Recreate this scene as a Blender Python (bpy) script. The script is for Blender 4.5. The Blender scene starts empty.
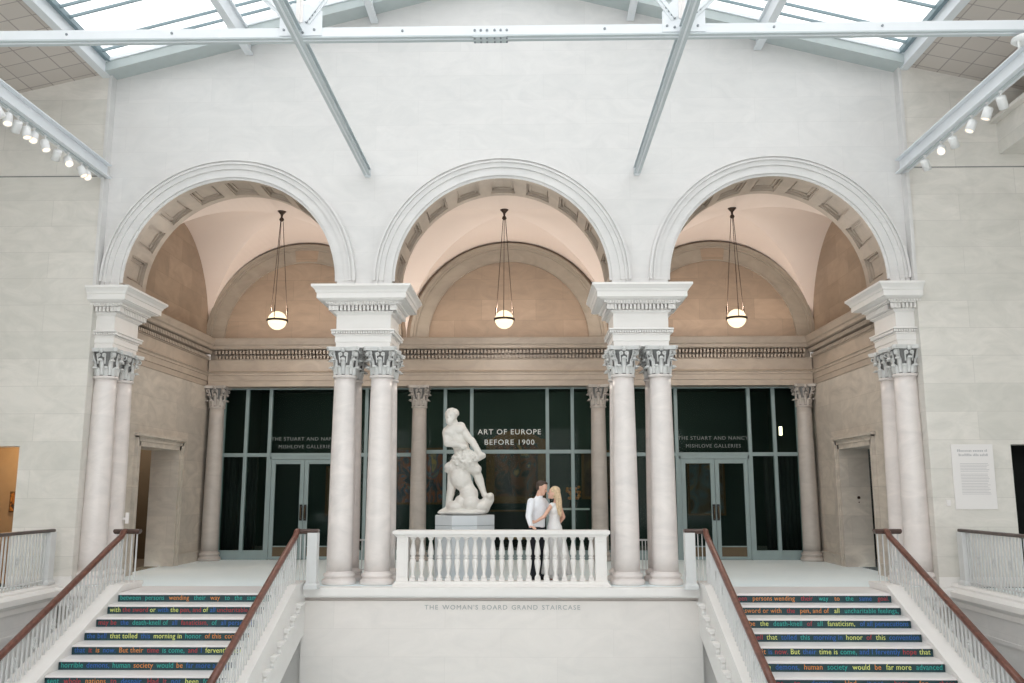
import bpy, bmesh, math, random
from mathutils import Vector, Matrix
R = math.radians
PI = math.pi
random.seed(7)
S = bpy.context.scene
COL = S.collection

# ------------------------------------------------------------------ camera
cam_data = bpy.data.cameras.new('camera')
cam = bpy.data.objects.new('camera', cam_data)
COL.objects.link(cam)
cam_data.sensor_width = 36.0
cam_data.lens = 31.013
cam_data.clip_end = 300
cam.location = (0.487, 0.0, 1.632)
cam.rotation_mode = 'XYZ'
_pitch, _yaw, _roll = 9.5804, 1.0851, 0.0584
cam.matrix_world = (Matrix.Translation(cam.location) @ Matrix.Rotation(R(_yaw), 4, 'Z')
                    @ Matrix.Rotation(R(90 + _pitch), 4, 'X') @ Matrix.Rotation(R(-_roll), 4, 'Z'))
S.camera = cam

# ------------------------------------------------------------------ view, world, lights
S.view_settings.view_transform = 'Standard'
S.view_settings.look = 'None'
S.view_settings.gamma = 1.0
S.view_settings.use_curve_mapping = False
S.view_settings.exposure = 1.4
S.cycles.use_denoising = True
S.cycles.max_bounces = 10
S.cycles.diffuse_bounces = 6
S.cycles.transparent_max_bounces = 12
S.cycles.sample_clamp_indirect = 6.0
S.cycles.caustics_reflective = False
S.cycles.caustics_refractive = False

world = bpy.data.worlds.new('overcast_sky')
S.world = world
world.use_nodes = True
_bg = world.node_tree.nodes['Background']
_bg.inputs['Color'].default_value = (1.0, 0.965, 0.955, 1)
_bg.inputs['Strength'].default_value = 1.75


def area(name, loc, rot, sx, sy, power, color=(1, 1, 1), portal=False):
    l = bpy.data.lights.new(name, 'AREA')
    l.shape = 'RECTANGLE'
    l.size = sx
    l.size_y = sy
    l.energy = power
    l.color = color
    o = bpy.data.objects.new(name, l)
    o.location = loc
    o.rotation_euler = rot
    COL.objects.link(o)
    if portal:
        l.cycles.is_portal = True
    return o


_sl = math.atan(0.263)
for _s in (-1, 1):
    area('skylight_daylight', (_s * 3.75, 5.4, 9.47 + 3.75 * 0.263 + 0.9), (0, _s * _sl, 0), 7.8, 20.6, 1, portal=True)


area('added_rear_daylight', (0, -6.05, 2.5), (R(90), 0, 0), 18, 5.0, 1, portal=True)  # portal of an assumed rear opening, added for soft frontal light
for _y, _rx, _e in ((20.85, 12, 30), (17.05, -12, 0)):
    if _e:
        area('added_vault_uplight', (0, _y, 5.36), (R(180 - _rx), 0, 0), 14.2, .08, _e, (1, .88, .78))  # unseen strip light added to brighten the vault


def point(name, loc, power, color, radius=0.15):
    l = bpy.data.lights.new(name, 'POINT')
    l.energy = power
    l.color = color
    l.shadow_soft_size = radius
    o = bpy.data.objects.new(name, l)
    o.location = loc
    COL.objects.link(o)
    return o


# ------------------------------------------------------------------ materials
def new_mat(name):
    m = bpy.data.materials.new(name)
    m.use_nodes = True
    nt = m.node_tree
    return m, nt, nt.nodes['Principled BSDF'], nt.nodes, nt.links


def plain(name, color, rough=0.5, metal=0.0, spec=0.5, noise=0.0, scale=6.0):
    m, nt, b, N, L = new_mat(name)
    b.inputs['Roughness'].default_value = rough
    b.inputs['Metallic'].default_value = metal
    b.inputs['Specular IOR Level'].default_value = spec
    tc = N.new('ShaderNodeTexCoord')
    n = N.new('ShaderNodeTexNoise')
    n.inputs['Scale'].default_value = scale
    n.inputs['Detail'].default_value = 4
    L.new(tc.outputs['Object'], n.inputs['Vector'])
    r = N.new('ShaderNodeValToRGB')
    k = noise
    r.color_ramp.elements[0].position = 0.3
    r.color_ramp.elements[1].position = 0.7
    r.color_ramp.elements[0].color = tuple(c * (1 - k) for c in color) + (1,)
    r.color_ramp.elements[1].color = tuple(min(1, c * (1 + k)) for c in color) + (1,)
    L.new(n.outputs['Fac'], r.inputs['Fac'])
    L.new(r.outputs['Color'], b.inputs['Base Color'])
    return m


def stone(name, c1, c2, vein, bw=1.7, bh=0.5, rough=0.45, joint=0.82, block=True, vstr=0.25, shift=0.0, bump=0.0, var=None):
    """ashlar marble: block courses, per block variation, cloudy veins; world coordinates"""
    m, nt, b, N, L = new_mat(name)
    b.inputs['Roughness'].default_value = rough
    geo = N.new('ShaderNodeNewGeometry')
    sp = N.new('ShaderNodeSeparateXYZ')
    sn = N.new('ShaderNodeSeparateXYZ')
    L.new(geo.outputs['Position'], sp.inputs[0])
    L.new(geo.outputs['True Normal'], sn.inputs[0])
    ab = N.new('ShaderNodeMath'); ab.operation = 'ABSOLUTE'
    L.new(sn.outputs['X'], ab.inputs[0])
    gt = N.new('ShaderNodeMath'); gt.operation = 'GREATER_THAN'; gt.inputs[1].default_value = 0.7
    L.new(ab.outputs[0], gt.inputs[0])
    mx = N.new('ShaderNodeMix'); mx.data_type = 'FLOAT'
    L.new(gt.outputs[0], mx.inputs['Factor'])
    L.new(sp.outputs['X'], mx.inputs['A'])
    L.new(sp.outputs['Y'], mx.inputs['B'])
    cb = N.new('ShaderNodeCombineXYZ')
    L.new(mx.outputs['Result'], cb.inputs['X'])
    ad = N.new('ShaderNodeMath'); ad.operation = 'ADD'; ad.inputs[1].default_value = shift + 20.0
    L.new(sp.outputs['Z'], ad.inputs[0])
    L.new(ad.outputs[0], cb.inputs['Y'])
    n = N.new('ShaderNodeTexNoise')
    n.inputs['Scale'].default_value = 1.3
    n.inputs['Detail'].default_value = 7
    n.inputs['Roughness'].default_value = 0.62
    n.inputs['Distortion'].default_value = 1.6
    mp = N.new('ShaderNodeMapping')
    mp.inputs['Rotation'].default_value = (0.3, 0.5, 0.2)
    mp.inputs['Scale'].default_value = (1, 1, 2.0)
    L.new(geo.outputs['Position'], mp.inputs['Vector'])
    L.new(mp.outputs[0], n.inputs['Vector'])
    rp = N.new('ShaderNodeValToRGB')
    rp.color_ramp.elements[0].position = 0.35
    rp.color_ramp.elements[0].color = (0, 0, 0, 1)
    rp.color_ramp.elements[1].position = 0.72
    rp.color_ramp.elements[1].color = (1, 1, 1, 1)
    L.new(n.outputs['Fac'], rp.inputs['Fac'])
    ms = N.new('ShaderNodeMath'); ms.operation = 'MULTIPLY'; ms.inputs[1].default_value = vstr
    L.new(rp.outputs['Color'], ms.inputs[0])
    mc = N.new('ShaderNodeMix'); mc.data_type = 'RGBA'
    L.new(ms.outputs[0], mc.inputs['Factor'])
    if block:
        br = N.new('ShaderNodeTexBrick')
        br.inputs['Scale'].default_value = 1.0
        br.inputs['Brick Width'].default_value = bw
        br.inputs['Row Height'].default_value = bh
        br.inputs['Mortar Size'].default_value = 0.006
        br.inputs['Mortar Smooth'].default_value = 0.3
        br.inputs['Color1'].default_value = c1 + (1,)
        br.inputs['Color2'].default_value = c2 + (1,)
        br.inputs['Mortar'].default_value = tuple(c * joint for c in c1) + (1,)
        L.new(cb.outputs[0], br.inputs['Vector'])
        L.new(br.outputs['Color'], mc.inputs['A'])
    else:
        mc.inputs['A'].default_value = c1 + (1,)
    mc.inputs['B'].default_value = vein + (1,)
    L.new(mc.outputs['Result'], b.inputs['Base Color'])
    return m


M = {}
M['wall'] = stone('pale_marble_ashlar', (.70, .685, .675), (.665, .655, .645), (.52, .52, .52), bw=1.6, bh=.5, vstr=.38, joint=.93)
M['wall_side'] = stone('cream_marble_ashlar', (.77, .735, .69), (.69, .665, .62), (.50, .495, .455), bw=2.1, bh=.5, vstr=.5, joint=.82)
M['wall_low'] = stone('lower_marble_ashlar', (.80, .752, .72), (.765, .722, .69), (.62, .59, .57), bw=1.9, bh=.46, vstr=.35, joint=.92)
M['column'] = stone('column_marble', (.78, .725, .70), (.7, .66, .64), (.50, .48, .47), block=False, vstr=.45, rough=.35)
M['bell'] = stone('grime_and_shade_stone', (.25, .25, .245), (.2, .2, .2), (.12, .13, .13), block=False, vstr=.7, rough=.8)  # grimy bell; shade between the capital leaves is put into its dark colour
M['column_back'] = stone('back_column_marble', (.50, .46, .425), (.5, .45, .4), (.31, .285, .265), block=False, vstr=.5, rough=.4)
M['white'] = stone('white_carved_marble', (.80, .78, .76), (.8, .78, .76), (.66, .64, .62), block=False, vstr=.25, rough=.45)
M['capital'] = stone('capital_marble', (.70, .70, .69), (.5, .5, .5), (.36, .38, .38), block=False, vstr=.5, rough=.6)
M['tan'] = stone('warm_lit_marble_ashlar', (.37, .275, .20), (.29, .215, .155), (.18, .14, .105), bw=1.35, bh=.52, vstr=.5, joint=.7, shift=.2)  # loggia lamplight put into the marble's colour as brown
M['tan_plain'] = stone('warm_lit_marble', (.46, .385, .315), (.4, .3, .2), (.27, .225, .19), block=False, vstr=.5)  # warm light on soffits and entablatures is put into this tan
M['band'] = stone('grey_brown_marble', (.33, .285, .23), (.3, .3, .2), (.20, .175, .145), block=False, vstr=.5)
M['loggia'] = stone('lamp_warmed_marble_ashlar', (.64, .575, .50), (.55, .50, .44), (.33, .30, .265), bw=1.5, bh=.62, vstr=.6, joint=.8)  # side wall marble tinted for the warm light inside the loggia
M['vault'] = plain('pink_plaster', (.70, .60, .54), .9, noise=.02, scale=1)
M['steel'] = plain('white_painted_steel', (.72, .75, .78), .4, noise=.01)
M['steel_grey'] = plain('grey_painted_steel', (.50, .55, .57), .4, noise=.02)
M['curb'] = plain('blue_grey_painted_metal', (.47, .52, .52), .5, noise=.03)
M['bar'] = plain('glazing_bar_grey', (.20, .27, .30), .5, noise=.02)
M['bolt'] = plain('bolt_steel', (.25, .28, .30), .35, metal=.6)
M['frame'] = plain('grey_green_window_metal', (.25, .325, .33), .45, metal=.0, noise=.03)
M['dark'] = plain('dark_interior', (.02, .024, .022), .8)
M['green'] = plain('dark_green_gallery_wall', (.028, .052, .046), .85, noise=.05)
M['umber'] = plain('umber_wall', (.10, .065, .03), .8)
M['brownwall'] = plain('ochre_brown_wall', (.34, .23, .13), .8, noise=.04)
M['gfloor'] = plain('gallery_floor_terrazzo', (.30, .33, .32), .25, noise=.05)
M['wood'] = plain('red_brown_wood', (.13, .05, .035), .35, noise=.35, scale=14)
M['wood_dark'] = plain('dark_brown_wood', (.075, .045, .037), .35, noise=.3, scale=14)
M['picket'] = plain('light_grey_iron', (.62, .63, .63), .45, noise=.02)
M['spot'] = plain('white_spot_housing', (.80, .80, .80), .4)
M['bronze'] = plain('dark_bronze', (.06, .04, .03), .4, metal=.7)
M['brass'] = plain('brass_kick_plate', (.10, .07, .035), .45, metal=.3, noise=.1)
M['gilt'] = plain('gilded_frame', (.14, .075, .03), .5, metal=.3, noise=.5, scale=25)
M['bench'] = plain('honey_wood', (.42, .23, .09), .5, noise=.2)
M['statue'] = stone('white_statue_marble', (.76, .74, .70), (.7, .7, .7), (.58, .56, .52), block=False, vstr=.3, rough=.5)
M['pedestal'] = plain('pale_blue_grey_paint', (.60, .64, .67), .6, noise=.01)
M['skin'] = plain('skin', (.66, .40, .30), .55, noise=.04)
M['shirt'] = plain('white_cotton_shirt', (.78, .80, .84), .8, noise=.03, scale=20)
M['trousers'] = plain('black_trousers', (.012, .014, .022), .8)
M['dress'] = plain('white_dress_fabric', (.80, .80, .80), .7, noise=.03, scale=12)
M['hair_m'] = plain('brown_hair', (.06, .038, .028), .7, noise=.4, scale=60)
M['hair_w'] = plain('blonde_hair', (.60, .45, .29), .55, noise=.35, scale=50)
M['lips'] = plain('lips', (.5, .18, .15), .5)
M['eye'] = plain('eye_dark', (.03, .02, .02), .3)
M['shoe'] = plain('tan_leather_shoe', (.35, .14, .09), .5)
M['plaque'] = plain('white_panel', (.80, .77, .76), .6)
M['ink'] = plain('grey_ink', (.50, .49, .50), .7)
M['letter_w'] = plain('white_vinyl', (.72, .76, .74), .6)
M['letter_dim'] = plain('grey_vinyl', (.20, .23, .225), .6)
M['letter_g'] = plain('grey_metal_letters', (.36, .38, .38), .5)
M['riser'] = plain('dark_teal_riser', (.012, .05, .062), .5, noise=.1)
M['tread'] = stone('tread_marble', (.80, .78, .775), (.8, .78, .77), (.66, .64, .63), block=False, vstr=.2, rough=.35)
M['black'] = plain('black_paint', (.01, .01, .01), .5)
for k, c in dict(teal=(.03, .38, .34), orange=(.72, .27, .07), red=(.42, .045, .055), yellow=(.72, .78, .22),
                 blue=(.03, .13, .45)).items():
    M['t_' + k] = plain('vinyl_' + k, c, .6)


def emis(name, color, strength):
    m, nt, b, N, L = new_mat(name)
    b.inputs['Base Color'].default_value = color + (1,)
    b.inputs['Emission Color'].default_value = color + (1,)
    b.inputs['Emission Strength'].default_value = strength
    return m


def opal():
    m, nt, b, N, L = new_mat('glowing_opal_glass')
    N.remove(b)
    e = N.new('ShaderNodeEmission'); e.inputs['Color'].default_value = (1.0, .80, .52, 1); e.inputs['Strength'].default_value = .75
    t = N.new('ShaderNodeBsdfTransparent')
    mx = N.new('ShaderNodeMixShader'); mx.inputs[0].default_value = .7
    L.new(t.outputs[0], mx.inputs[1]); L.new(e.outputs[0], mx.inputs[2])
    L.new(mx.outputs[0], N['Material Output'].inputs['Surface'])
    return m


M['globe'] = opal()
M['lens'] = emis('lit_lens', (1.0, .78, .52), .62)
M['exitlight'] = emis('lit_lamp_panel', (1.0, .82, .55), 1.6)


def glass(name, tint, refl):
    m, nt, b, N, L = new_mat(name)
    N.remove(b)
    out = N['Material Output']
    t = N.new('ShaderNodeBsdfTransparent')
    t.inputs['Color'].default_value = tint + (1,)
    g = N.new('ShaderNodeBsdfGlossy')
    g.inputs['Roughness'].default_value = 0.03
    lw = N.new('ShaderNodeLayerWeight')
    lw.inputs['Blend'].default_value = 0.5
    pw = N.new('ShaderNodeMath'); pw.operation = 'POWER'; pw.inputs[1].default_value = 5.0
    L.new(lw.outputs['Facing'], pw.inputs[0])
    fr = N.new('ShaderNodeMath'); fr.operation = 'MULTIPLY_ADD'; fr.inputs[1].default_value = 0.5; fr.inputs[2].default_value = refl
    L.new(pw.outputs[0], fr.inputs[0])
    mx = N.new('ShaderNodeMixShader')
    L.new(fr.outputs[0], mx.inputs[0])
    L.new(t.outputs[0], mx.inputs[1])
    L.new(g.outputs[0], mx.inputs[2])
    L.new(mx.outputs[0], out.inputs['Surface'])
    return m


M['glass'] = glass('gallery_glass', (.80, .88, .86), .003)
M['skyglass'] = glass('skylight_glass', (.70, .72, .725), .02)


def floor_mat():
    m, nt, b, N, L = new_mat('pale_blue_grey_floor')
    b.inputs['Roughness'].default_value = .45
    b.inputs['Specular IOR Level'].default_value = .2
    geo = N.new('ShaderNodeNewGeometry')
    n = N.new('ShaderNodeTexNoise'); n.inputs['Scale'].default_value = 2.2; n.inputs['Detail'].default_value = 6
    L.new(geo.outputs['Position'], n.inputs['Vector'])
    r = N.new('ShaderNodeValToRGB')
    r.color_ramp.elements[0].color = (.80, .91, .95, 1); r.color_ramp.elements[1].color = (.87, .96, .98, 1)
    L.new(n.outputs['Fac'], r.inputs['Fac'])
    L.new(r.outputs['Color'], b.inputs['Base Color'])
    return m


M['floor'] = floor_mat()


def tiles_mat():
    m, nt, b, N, L = new_mat('painted_tile_ceiling')
    b.inputs['Roughness'].default_value = .85
    geo = N.new('ShaderNodeNewGeometry')
    mp = N.new('ShaderNodeMapping'); mp.inputs['Location'].default_value = (3, .36, 0)
    L.new(geo.outputs['Position'], mp.inputs['Vector'])
    br = N.new('ShaderNodeTexBrick')
    br.inputs['Brick Width'].default_value = .40
    br.inputs['Row Height'].default_value = .42
    br.offset = 0.0
    br.inputs['Scale'].default_value = 1.0
    br.inputs['Mortar Size'].default_value = .012
    br.inputs['Mortar Smooth'].default_value = .2
    br.inputs['Color1'].default_value = (.60, .545, .50, 1)
    br.inputs['Color2'].default_value = (.54, .49, .45, 1)
    br.inputs['Mortar'].default_value = (.36, .32, .30, 1)
    L.new(mp.outputs[0], br.inputs['Vector'])
    L.new(br.outputs['Color'], b.inputs['Base Color'])
    return m


M['tiles'] = tiles_mat()


def painting_mat(name, cols, scale, seed):
    m, nt, b, N, L = new_mat(name)
    b.inputs['Roughness'].default_value = .5
    tc = N.new('ShaderNodeTexCoord')
    mp = N.new('ShaderNodeMapping'); mp.inputs['Location'].default_value = (seed, seed * .7, seed * 1.3)
    mp.inputs['Scale'].default_value = (1.0, 1.0, .6)
    L.new(tc.outputs['Object'], mp.inputs['Vector'])
    n = N.new('ShaderNodeTexNoise'); n.inputs['Scale'].default_value = scale; n.inputs['Detail'].default_value = 5
    n.inputs['Distortion'].default_value = 1.4
    L.new(mp.outputs[0], n.inputs['Vector'])
    r = N.new('ShaderNodeValToRGB')
    els = r.color_ramp.elements
    k = len(cols)
    els[0].position = .3; els[0].color = cols[0] + (1,)
    els[1].position = .72; els[1].color = cols[-1] + (1,)
    for i in range(1, k - 1):
        e = els.new(.3 + .42 * i / (k - 1)); e.color = cols[i] + (1,)
    L.new(n.outputs['Fac'], r.inputs['Fac'])
    L.new(r.outputs['Color'], b.inputs['Base Color'])
    return m


# ------------------------------------------------------------------ mesh helpers
class MB:
    def __init__(s):
        s.v = []; s.f = []; s.sm = []

    def add(s, verts, faces, smooth=False):
        o = len(s.v)
        s.v += [tuple(p) for p in verts]
        s.f += [tuple(i + o for i in f) for f in faces]
        s.sm += [smooth] * len(faces)
        return s

    def box(s, x0, x1, y0, y1, z0, z1):
        if x0 > x1: x0, x1 = x1, x0
        if y0 > y1: y0, y1 = y1, y0
        if z0 > z1: z0, z1 = z1, z0
        v = [(x0, y0, z0), (x1, y0, z0), (x1, y1, z0), (x0, y1, z0), (x0, y0, z1), (x1, y0, z1), (x1, y1, z1), (x0, y1, z1)]
        return s.add(v, [(3, 2, 1, 0), (4, 5, 6, 7), (0, 1, 5, 4), (1, 2, 6, 5), (2, 3, 7, 6), (3, 0, 4, 7)])

    def obox(s, a, b, w, h, up=(0, 0, 1)):
        """box bar from a to b, width w (sideways) and height h (along up)"""
        a = Vector(a); b = Vector(b); d = (b - a).normalized()
        u = Vector(up)
        side = d.cross(u).normalized(); u = side.cross(d).normalized()
        v = []
        for p in (a, b):
            for i, j in ((-1, -1), (1, -1), (1, 1), (-1, 1)):
                v.append(p + side * (i * w / 2) + u * (j * h / 2))
        return s.add(v, [(3, 2, 1, 0), (4, 5, 6, 7), (0, 1, 5, 4), (1, 2, 6, 5), (2, 3, 7, 6), (3, 0, 4, 7)])

    def lathe(s, prof, n=24, c=(0, 0, 0), smooth=True, cap=True, rx=1.0, ry=1.0, axis=None):
        """prof: list of (r, z)"""
        v = []
        for r, z in prof:
            for i in range(n):
                a = 2 * PI * i / n
                v.append(Vector((r * rx * math.cos(a), r * ry * math.sin(a), z)))
        if axis is not None:
            q = Vector((0, 0, 1)).rotation_difference(Vector(axis))
            v = [q @ p for p in v]
        v = [p + Vector(c) for p in v]
        f = []
        for k in range(len(prof) - 1):
            for i in range(n):
                j = (i + 1) % n
                f.append((k * n + i, k * n + j, (k + 1) * n + j, (k + 1) * n + i))
        s.add(v, f, smooth)
        if cap:
            o = len(s.v) - len(v)
            s.f.append(tuple(o + i for i in reversed(range(n)))); s.sm.append(False)
            s.f.append(tuple(o + (len(prof) - 1) * n + i for i in range(n))); s.sm.append(False)
        return s

    def cyl(s, a, b, r0, r1=None, n=10, smooth=True):
        r1 = r0 if r1 is None else r1
        d = Vector(b) - Vector(a)
        return s.lathe([(r0, 0), (r1, d.length)], n, a, smooth, True, axis=d.normalized())

    def tube(s, pts, r, n=8):
        for a, b in zip(pts[:-1], pts[1:]):
            s.cyl(a, b, r, n=n)
        return s

    def prism(s, pts2, y0, y1, plane='xz'):
        """extrude polygon (counter-clockwise seen from -Y) given in x,z between y0,y1; plane 'yz' extrudes along x"""
        n = len(pts2)
        if plane == 'xz':
            v = [(p[0], y0, p[1]) for p in pts2] + [(p[0], y1, p[1]) for p in pts2]
        elif plane == 'xy':
            v = [(p[0], p[1], y0) for p in pts2] + [(p[0], p[1], y1) for p in pts2]
        else:
            v = [(y0, p[0], p[1]) for p in pts2] + [(y1, p[0], p[1]) for p in pts2]
        f = [tuple(range(n)), tuple(reversed(range(n, 2 * n)))]
        for i in range(n):
            j = (i + 1) % n
            f.append((i, i + n, j + n, j))
        return s.add(v, f)

    def rings(s, rect, prof, side=(1, 1, 1, 1)):
        """stack of rectangles rect=(x0,x1,y0,y1) grown by prof=[(offset,z)], side = factors (left,right,front,back)"""
        x0, x1, y0, y1 = rect
        v = []
        for o, z in prof:
            v += [(x0 - o * side[0], y0 - o * side[2], z), (x1 + o * side[1], y0 - o * side[2], z),
                  (x1 + o * side[1], y1 + o * side[3], z), (x0 - o * side[0], y1 + o * side[3], z)]
        f = [(3, 2, 1, 0)]
        for k in range(len(prof) - 1):
            for i in range(4):
                j = (i + 1) % 4
                f.append((k * 4 + i, k * 4 + j, (k + 1) * 4 + j, (k + 1) * 4 + i))
        o = (len(prof) - 1) * 4
        f.append((o, o + 1, o + 2, o + 3))
        return s.add(v, f)

    def arc(s, cx, cz, r0, r1, y0, y1, t0=0.0, t1=PI, n=32, smooth=False):
        """curved bar of an arch around the y axis"""
        v = []
        for i in range(n + 1):
            t = t0 + (t1 - t0) * i / n
            c, q = -math.cos(t), math.sin(t)
            for (r, y) in ((r0, y0), (r1, y0), (r1, y1), (r0, y1)):
                v.append((cx + r * c, y, cz + r * q))
        f = []
        for i in range(n):
            for k in range(4):
                l = (k + 1) % 4
                f.append((i * 4 + k, (i + 1) * 4 + k, (i + 1) * 4 + l, i * 4 + l))
        f.append((0, 1, 2, 3)); f.append(tuple(n * 4 + k for k in (3, 2, 1, 0)))
        return s.add(v, f, smooth)

    def mesh(s, name):
        me = bpy.data.meshes.new(name)
        me.from_pydata(s.v, [], s.f)
        me.polygons.foreach_set('use_smooth', s.sm)
        bm = bmesh.new(); bm.from_mesh(me)
        bmesh.ops.recalc_face_normals(bm, faces=bm.faces)
        bm.to_mesh(me); bm.free()
        me.update()
        return me

    def build(s, name, mat, parent=None, bevel=0.0, **kw):
        return link(name, s.mesh(name), mat, parent, bevel, **kw)


def link(name, me, mat, parent=None, bevel=0.0, loc=None, label=None):
    o = bpy.data.objects.new(name, me)
    COL.objects.link(o)
    if mat is not None and not me.materials:
        me.materials.append(mat)
    if parent is not None:
        o.parent = parent
        # meshes are written in world coordinates for world_parts things
        if parent.get('_w'):
            o.location = tuple(-c for c in parent.location)
    if loc is not None:
        o.location = loc
    if bevel:
        b = o.modifiers.new('bevel', 'BEVEL'); b.width = bevel; b.segments = 2; b.limit_method = 'ANGLE'; b.angle_limit = R(40)
    if label:
        o['label'] = label
    return o


def thing(name, label, cat, loc=(0, 0, 0), group=None, world=False):
    o = bpy.data.objects.new(name, None)
    COL.objects.link(o)
    o.empty_display_size = .1
    o.location = loc
    o['label'] = label
    o['category'] = cat
    if group:
        o['group'] = group
    if world:
        o['_w'] = 1
    return o


def tag(o, label, cat, group=None):
    o['label'] = label
    o['category'] = cat
    if group:
        o['group'] = group
    return o


def struct(name, mb, mat, parent=None, bevel=0.0, smooth=None):
    o = mb.build(name, mat, parent, bevel)
    if parent is None:
        o['kind'] = 'structure'
    return o


def sempty(name, loc=(0, 0, 0)):
    o = bpy.data.objects.new(name, None)
    COL.objects.link(o)
    o.location = loc
    o['kind'] = 'structure'
    o['_w'] = 1
    return o


_words = {}


def text_mesh(s, size=1.0, spacing=1.0):
    key = (s, size, spacing)
    if key in _words:
        return _words[key]
    c = bpy.data.curves.new('lettering', 'FONT')
    c.body = s
    c.size = size
    c.space_character = spacing
    c.extrude = 0.003
    c.resolution_u = 3
    o = bpy.data.objects.new('lettering', c)
    COL.objects.link(o)
    dg = bpy.context.evaluated_depsgraph_get()
    me = bpy.data.meshes.new_from_object(o.evaluated_get(dg))
    bpy.data.objects.remove(o)
    xs = [v.co.x for v in me.vertices]
    w = (max(xs) - min(xs)) if xs else 0
    _words[key] = (me, w, min(xs) if xs else 0)
    return _words[key]


def lettering(s, x0, x1, y, zbase, height, mat, parent=None, spacing=1.15, name='lettering'):
    """text between x0 and x1 facing -Y; capital height = height"""
    me, w, xm = text_mesh(s, 1.0, spacing)
    me = me.copy()
    k = height / 0.70
    sx = (x1 - x0) / w
    me.transform(Matrix.Diagonal((sx, k, 1, 1)))
    me.transform(Matrix.Rotation(R(90), 4, 'X'))
    me.transform(Matrix.Translation((x0 - xm * sx, y, zbase)))
    return link(name, me, mat, parent)


def blob(name, prims, mat, parent=None, voxel=.012, smooth=4, disp=0.0):
    """one continuous surface grown around tapered capsules and ellipsoids"""
    bm = bmesh.new()
    for p in prims:
        if p[0] == 'e':
            c, r = p[1], p[2]
            rot = p[3] if len(p) > 3 else (0, 0, 0)
            mtx = Matrix.Translation(c) @ Matrix.Rotation(rot[2], 4, 'Z') @ Matrix.Rotation(rot[1], 4, 'Y') @ Matrix.Rotation(rot[0], 4, 'X') @ Matrix.Diagonal((r[0], r[1], r[2], 1))
            bmesh.ops.create_icosphere(bm, subdivisions=3, radius=1, matrix=mtx)
        else:
            a, ra, b, rb = Vector(p[1]), p[2], Vector(p[3]), p[4]
            d = b - a
            q = Vector((0, 0, 1)).rotation_difference(d.normalized()).to_matrix().to_4x4()
            bmesh.ops.create_cone(bm, cap_ends=True, segments=16, radius1=ra, radius2=rb, depth=d.length,
                                  matrix=Matrix.Translation((a + b) / 2) @ q)
            bmesh.ops.create_icosphere(bm, subdivisions=2, radius=ra, matrix=Matrix.Translation(a))
            bmesh.ops.create_icosphere(bm, subdivisions=2, radius=rb, matrix=Matrix.Translation(b))
    me = bpy.data.meshes.new(name)
    bm.to_mesh(me); bm.free()
    o = bpy.data.objects.new(name, me)
    COL.objects.link(o)
    r = o.modifiers.new('r', 'REMESH'); r.mode = 'VOXEL'; r.voxel_size = voxel; r.use_smooth_shade = True
    if smooth:
        sm = o.modifiers.new('s', 'SMOOTH'); sm.iterations = smooth; sm.factor = .5
    dg = bpy.context.evaluated_depsgraph_get()
    m2 = bpy.data.meshes.new_from_object(o.evaluated_get(dg))
    bpy.data.objects.remove(o)
    m2.name = name
    if disp:
        from mathutils import noise
        for v in m2.vertices:
            v.co += v.normal * (noise.noise(v.co * 9) * disp + noise.noise(v.co * 24) * disp * .6)
    for pl in m2.polygons:
        pl.use_smooth = True
    m2.materials.clear()
    return link(name, m2, mat, parent)


# ------------------------------------------------------------------ dimensions (metres; landing floor z=0)
W, WB = 15.86, 16.86          # arcade wall front and back
VO = 15.70                    # outer walls
V = 15.54                     # outer walls and lower wall front
SP = 5.45                     # arch springing
AR = 2.03
AC = (-5.08, 0.0, 5.08)
NB = 21.6                     # glazed screen
LW = 7.35                     # loggia side walls


def gable(x):
    x = abs(x)
    return 9.47 + (7.5 - x) * .263 if x <= 7.5 else 9.56 - (x - 7.5) * .235


# ------------------------------------------------------------------ arcade wall
mb = MB()
TOPX = .45


def front_back(quads):
    for q in quads:
        mb.add([(x, W, z) for x, z in q], [(0, 1, 2, 3)])
        mb.add([(x, WB, z) for x, z in q], [(3, 2, 1, 0)])


def top(x): return gable(x) + .45


xs_solid = [(-7.56, -7.11), (-3.05, -2.03), (2.03, 3.05), (7.11, 7.56)]
for a, b in xs_solid:
    front_back([[(a, 5.30), (b, 5.30), (b, top(min(abs(b), 7.5))), (a, top(min(abs(a), 7.5)))]])
    mb.add([(a, W, 5.3), (b, W, 5.3), (b, WB, 5.3), (a, WB, 5.3)], [(0, 1, 2, 3)])
n = 48
for c in AC:
    pts = [(c - AR * math.cos(PI * i / n), SP + AR * math.sin(PI * i / n)) for i in range(n + 1)]
    for p, q in zip(pts[:-1], pts[1:]):
        front_back([[p, q, (q[0], top(q[0])), (p[0], top(p[0]))]])
    for sx in (-1, 1):
        mb.add([(c + sx * AR, W, 5.3), (c + sx * AR, WB, 5.3), (c + sx * AR, WB, SP), (c + sx * AR, W, SP)], [(0, 1, 2, 3)])
    # recessed ground of the coffered soffit
    for p, q in zip(pts[:-1], pts[1:]):
        def rr(t): return (c + (t[0] - c) * 1.0, t[1])
        pass
wall_arc = struct('wall_front', mb, M['wall'])

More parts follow.
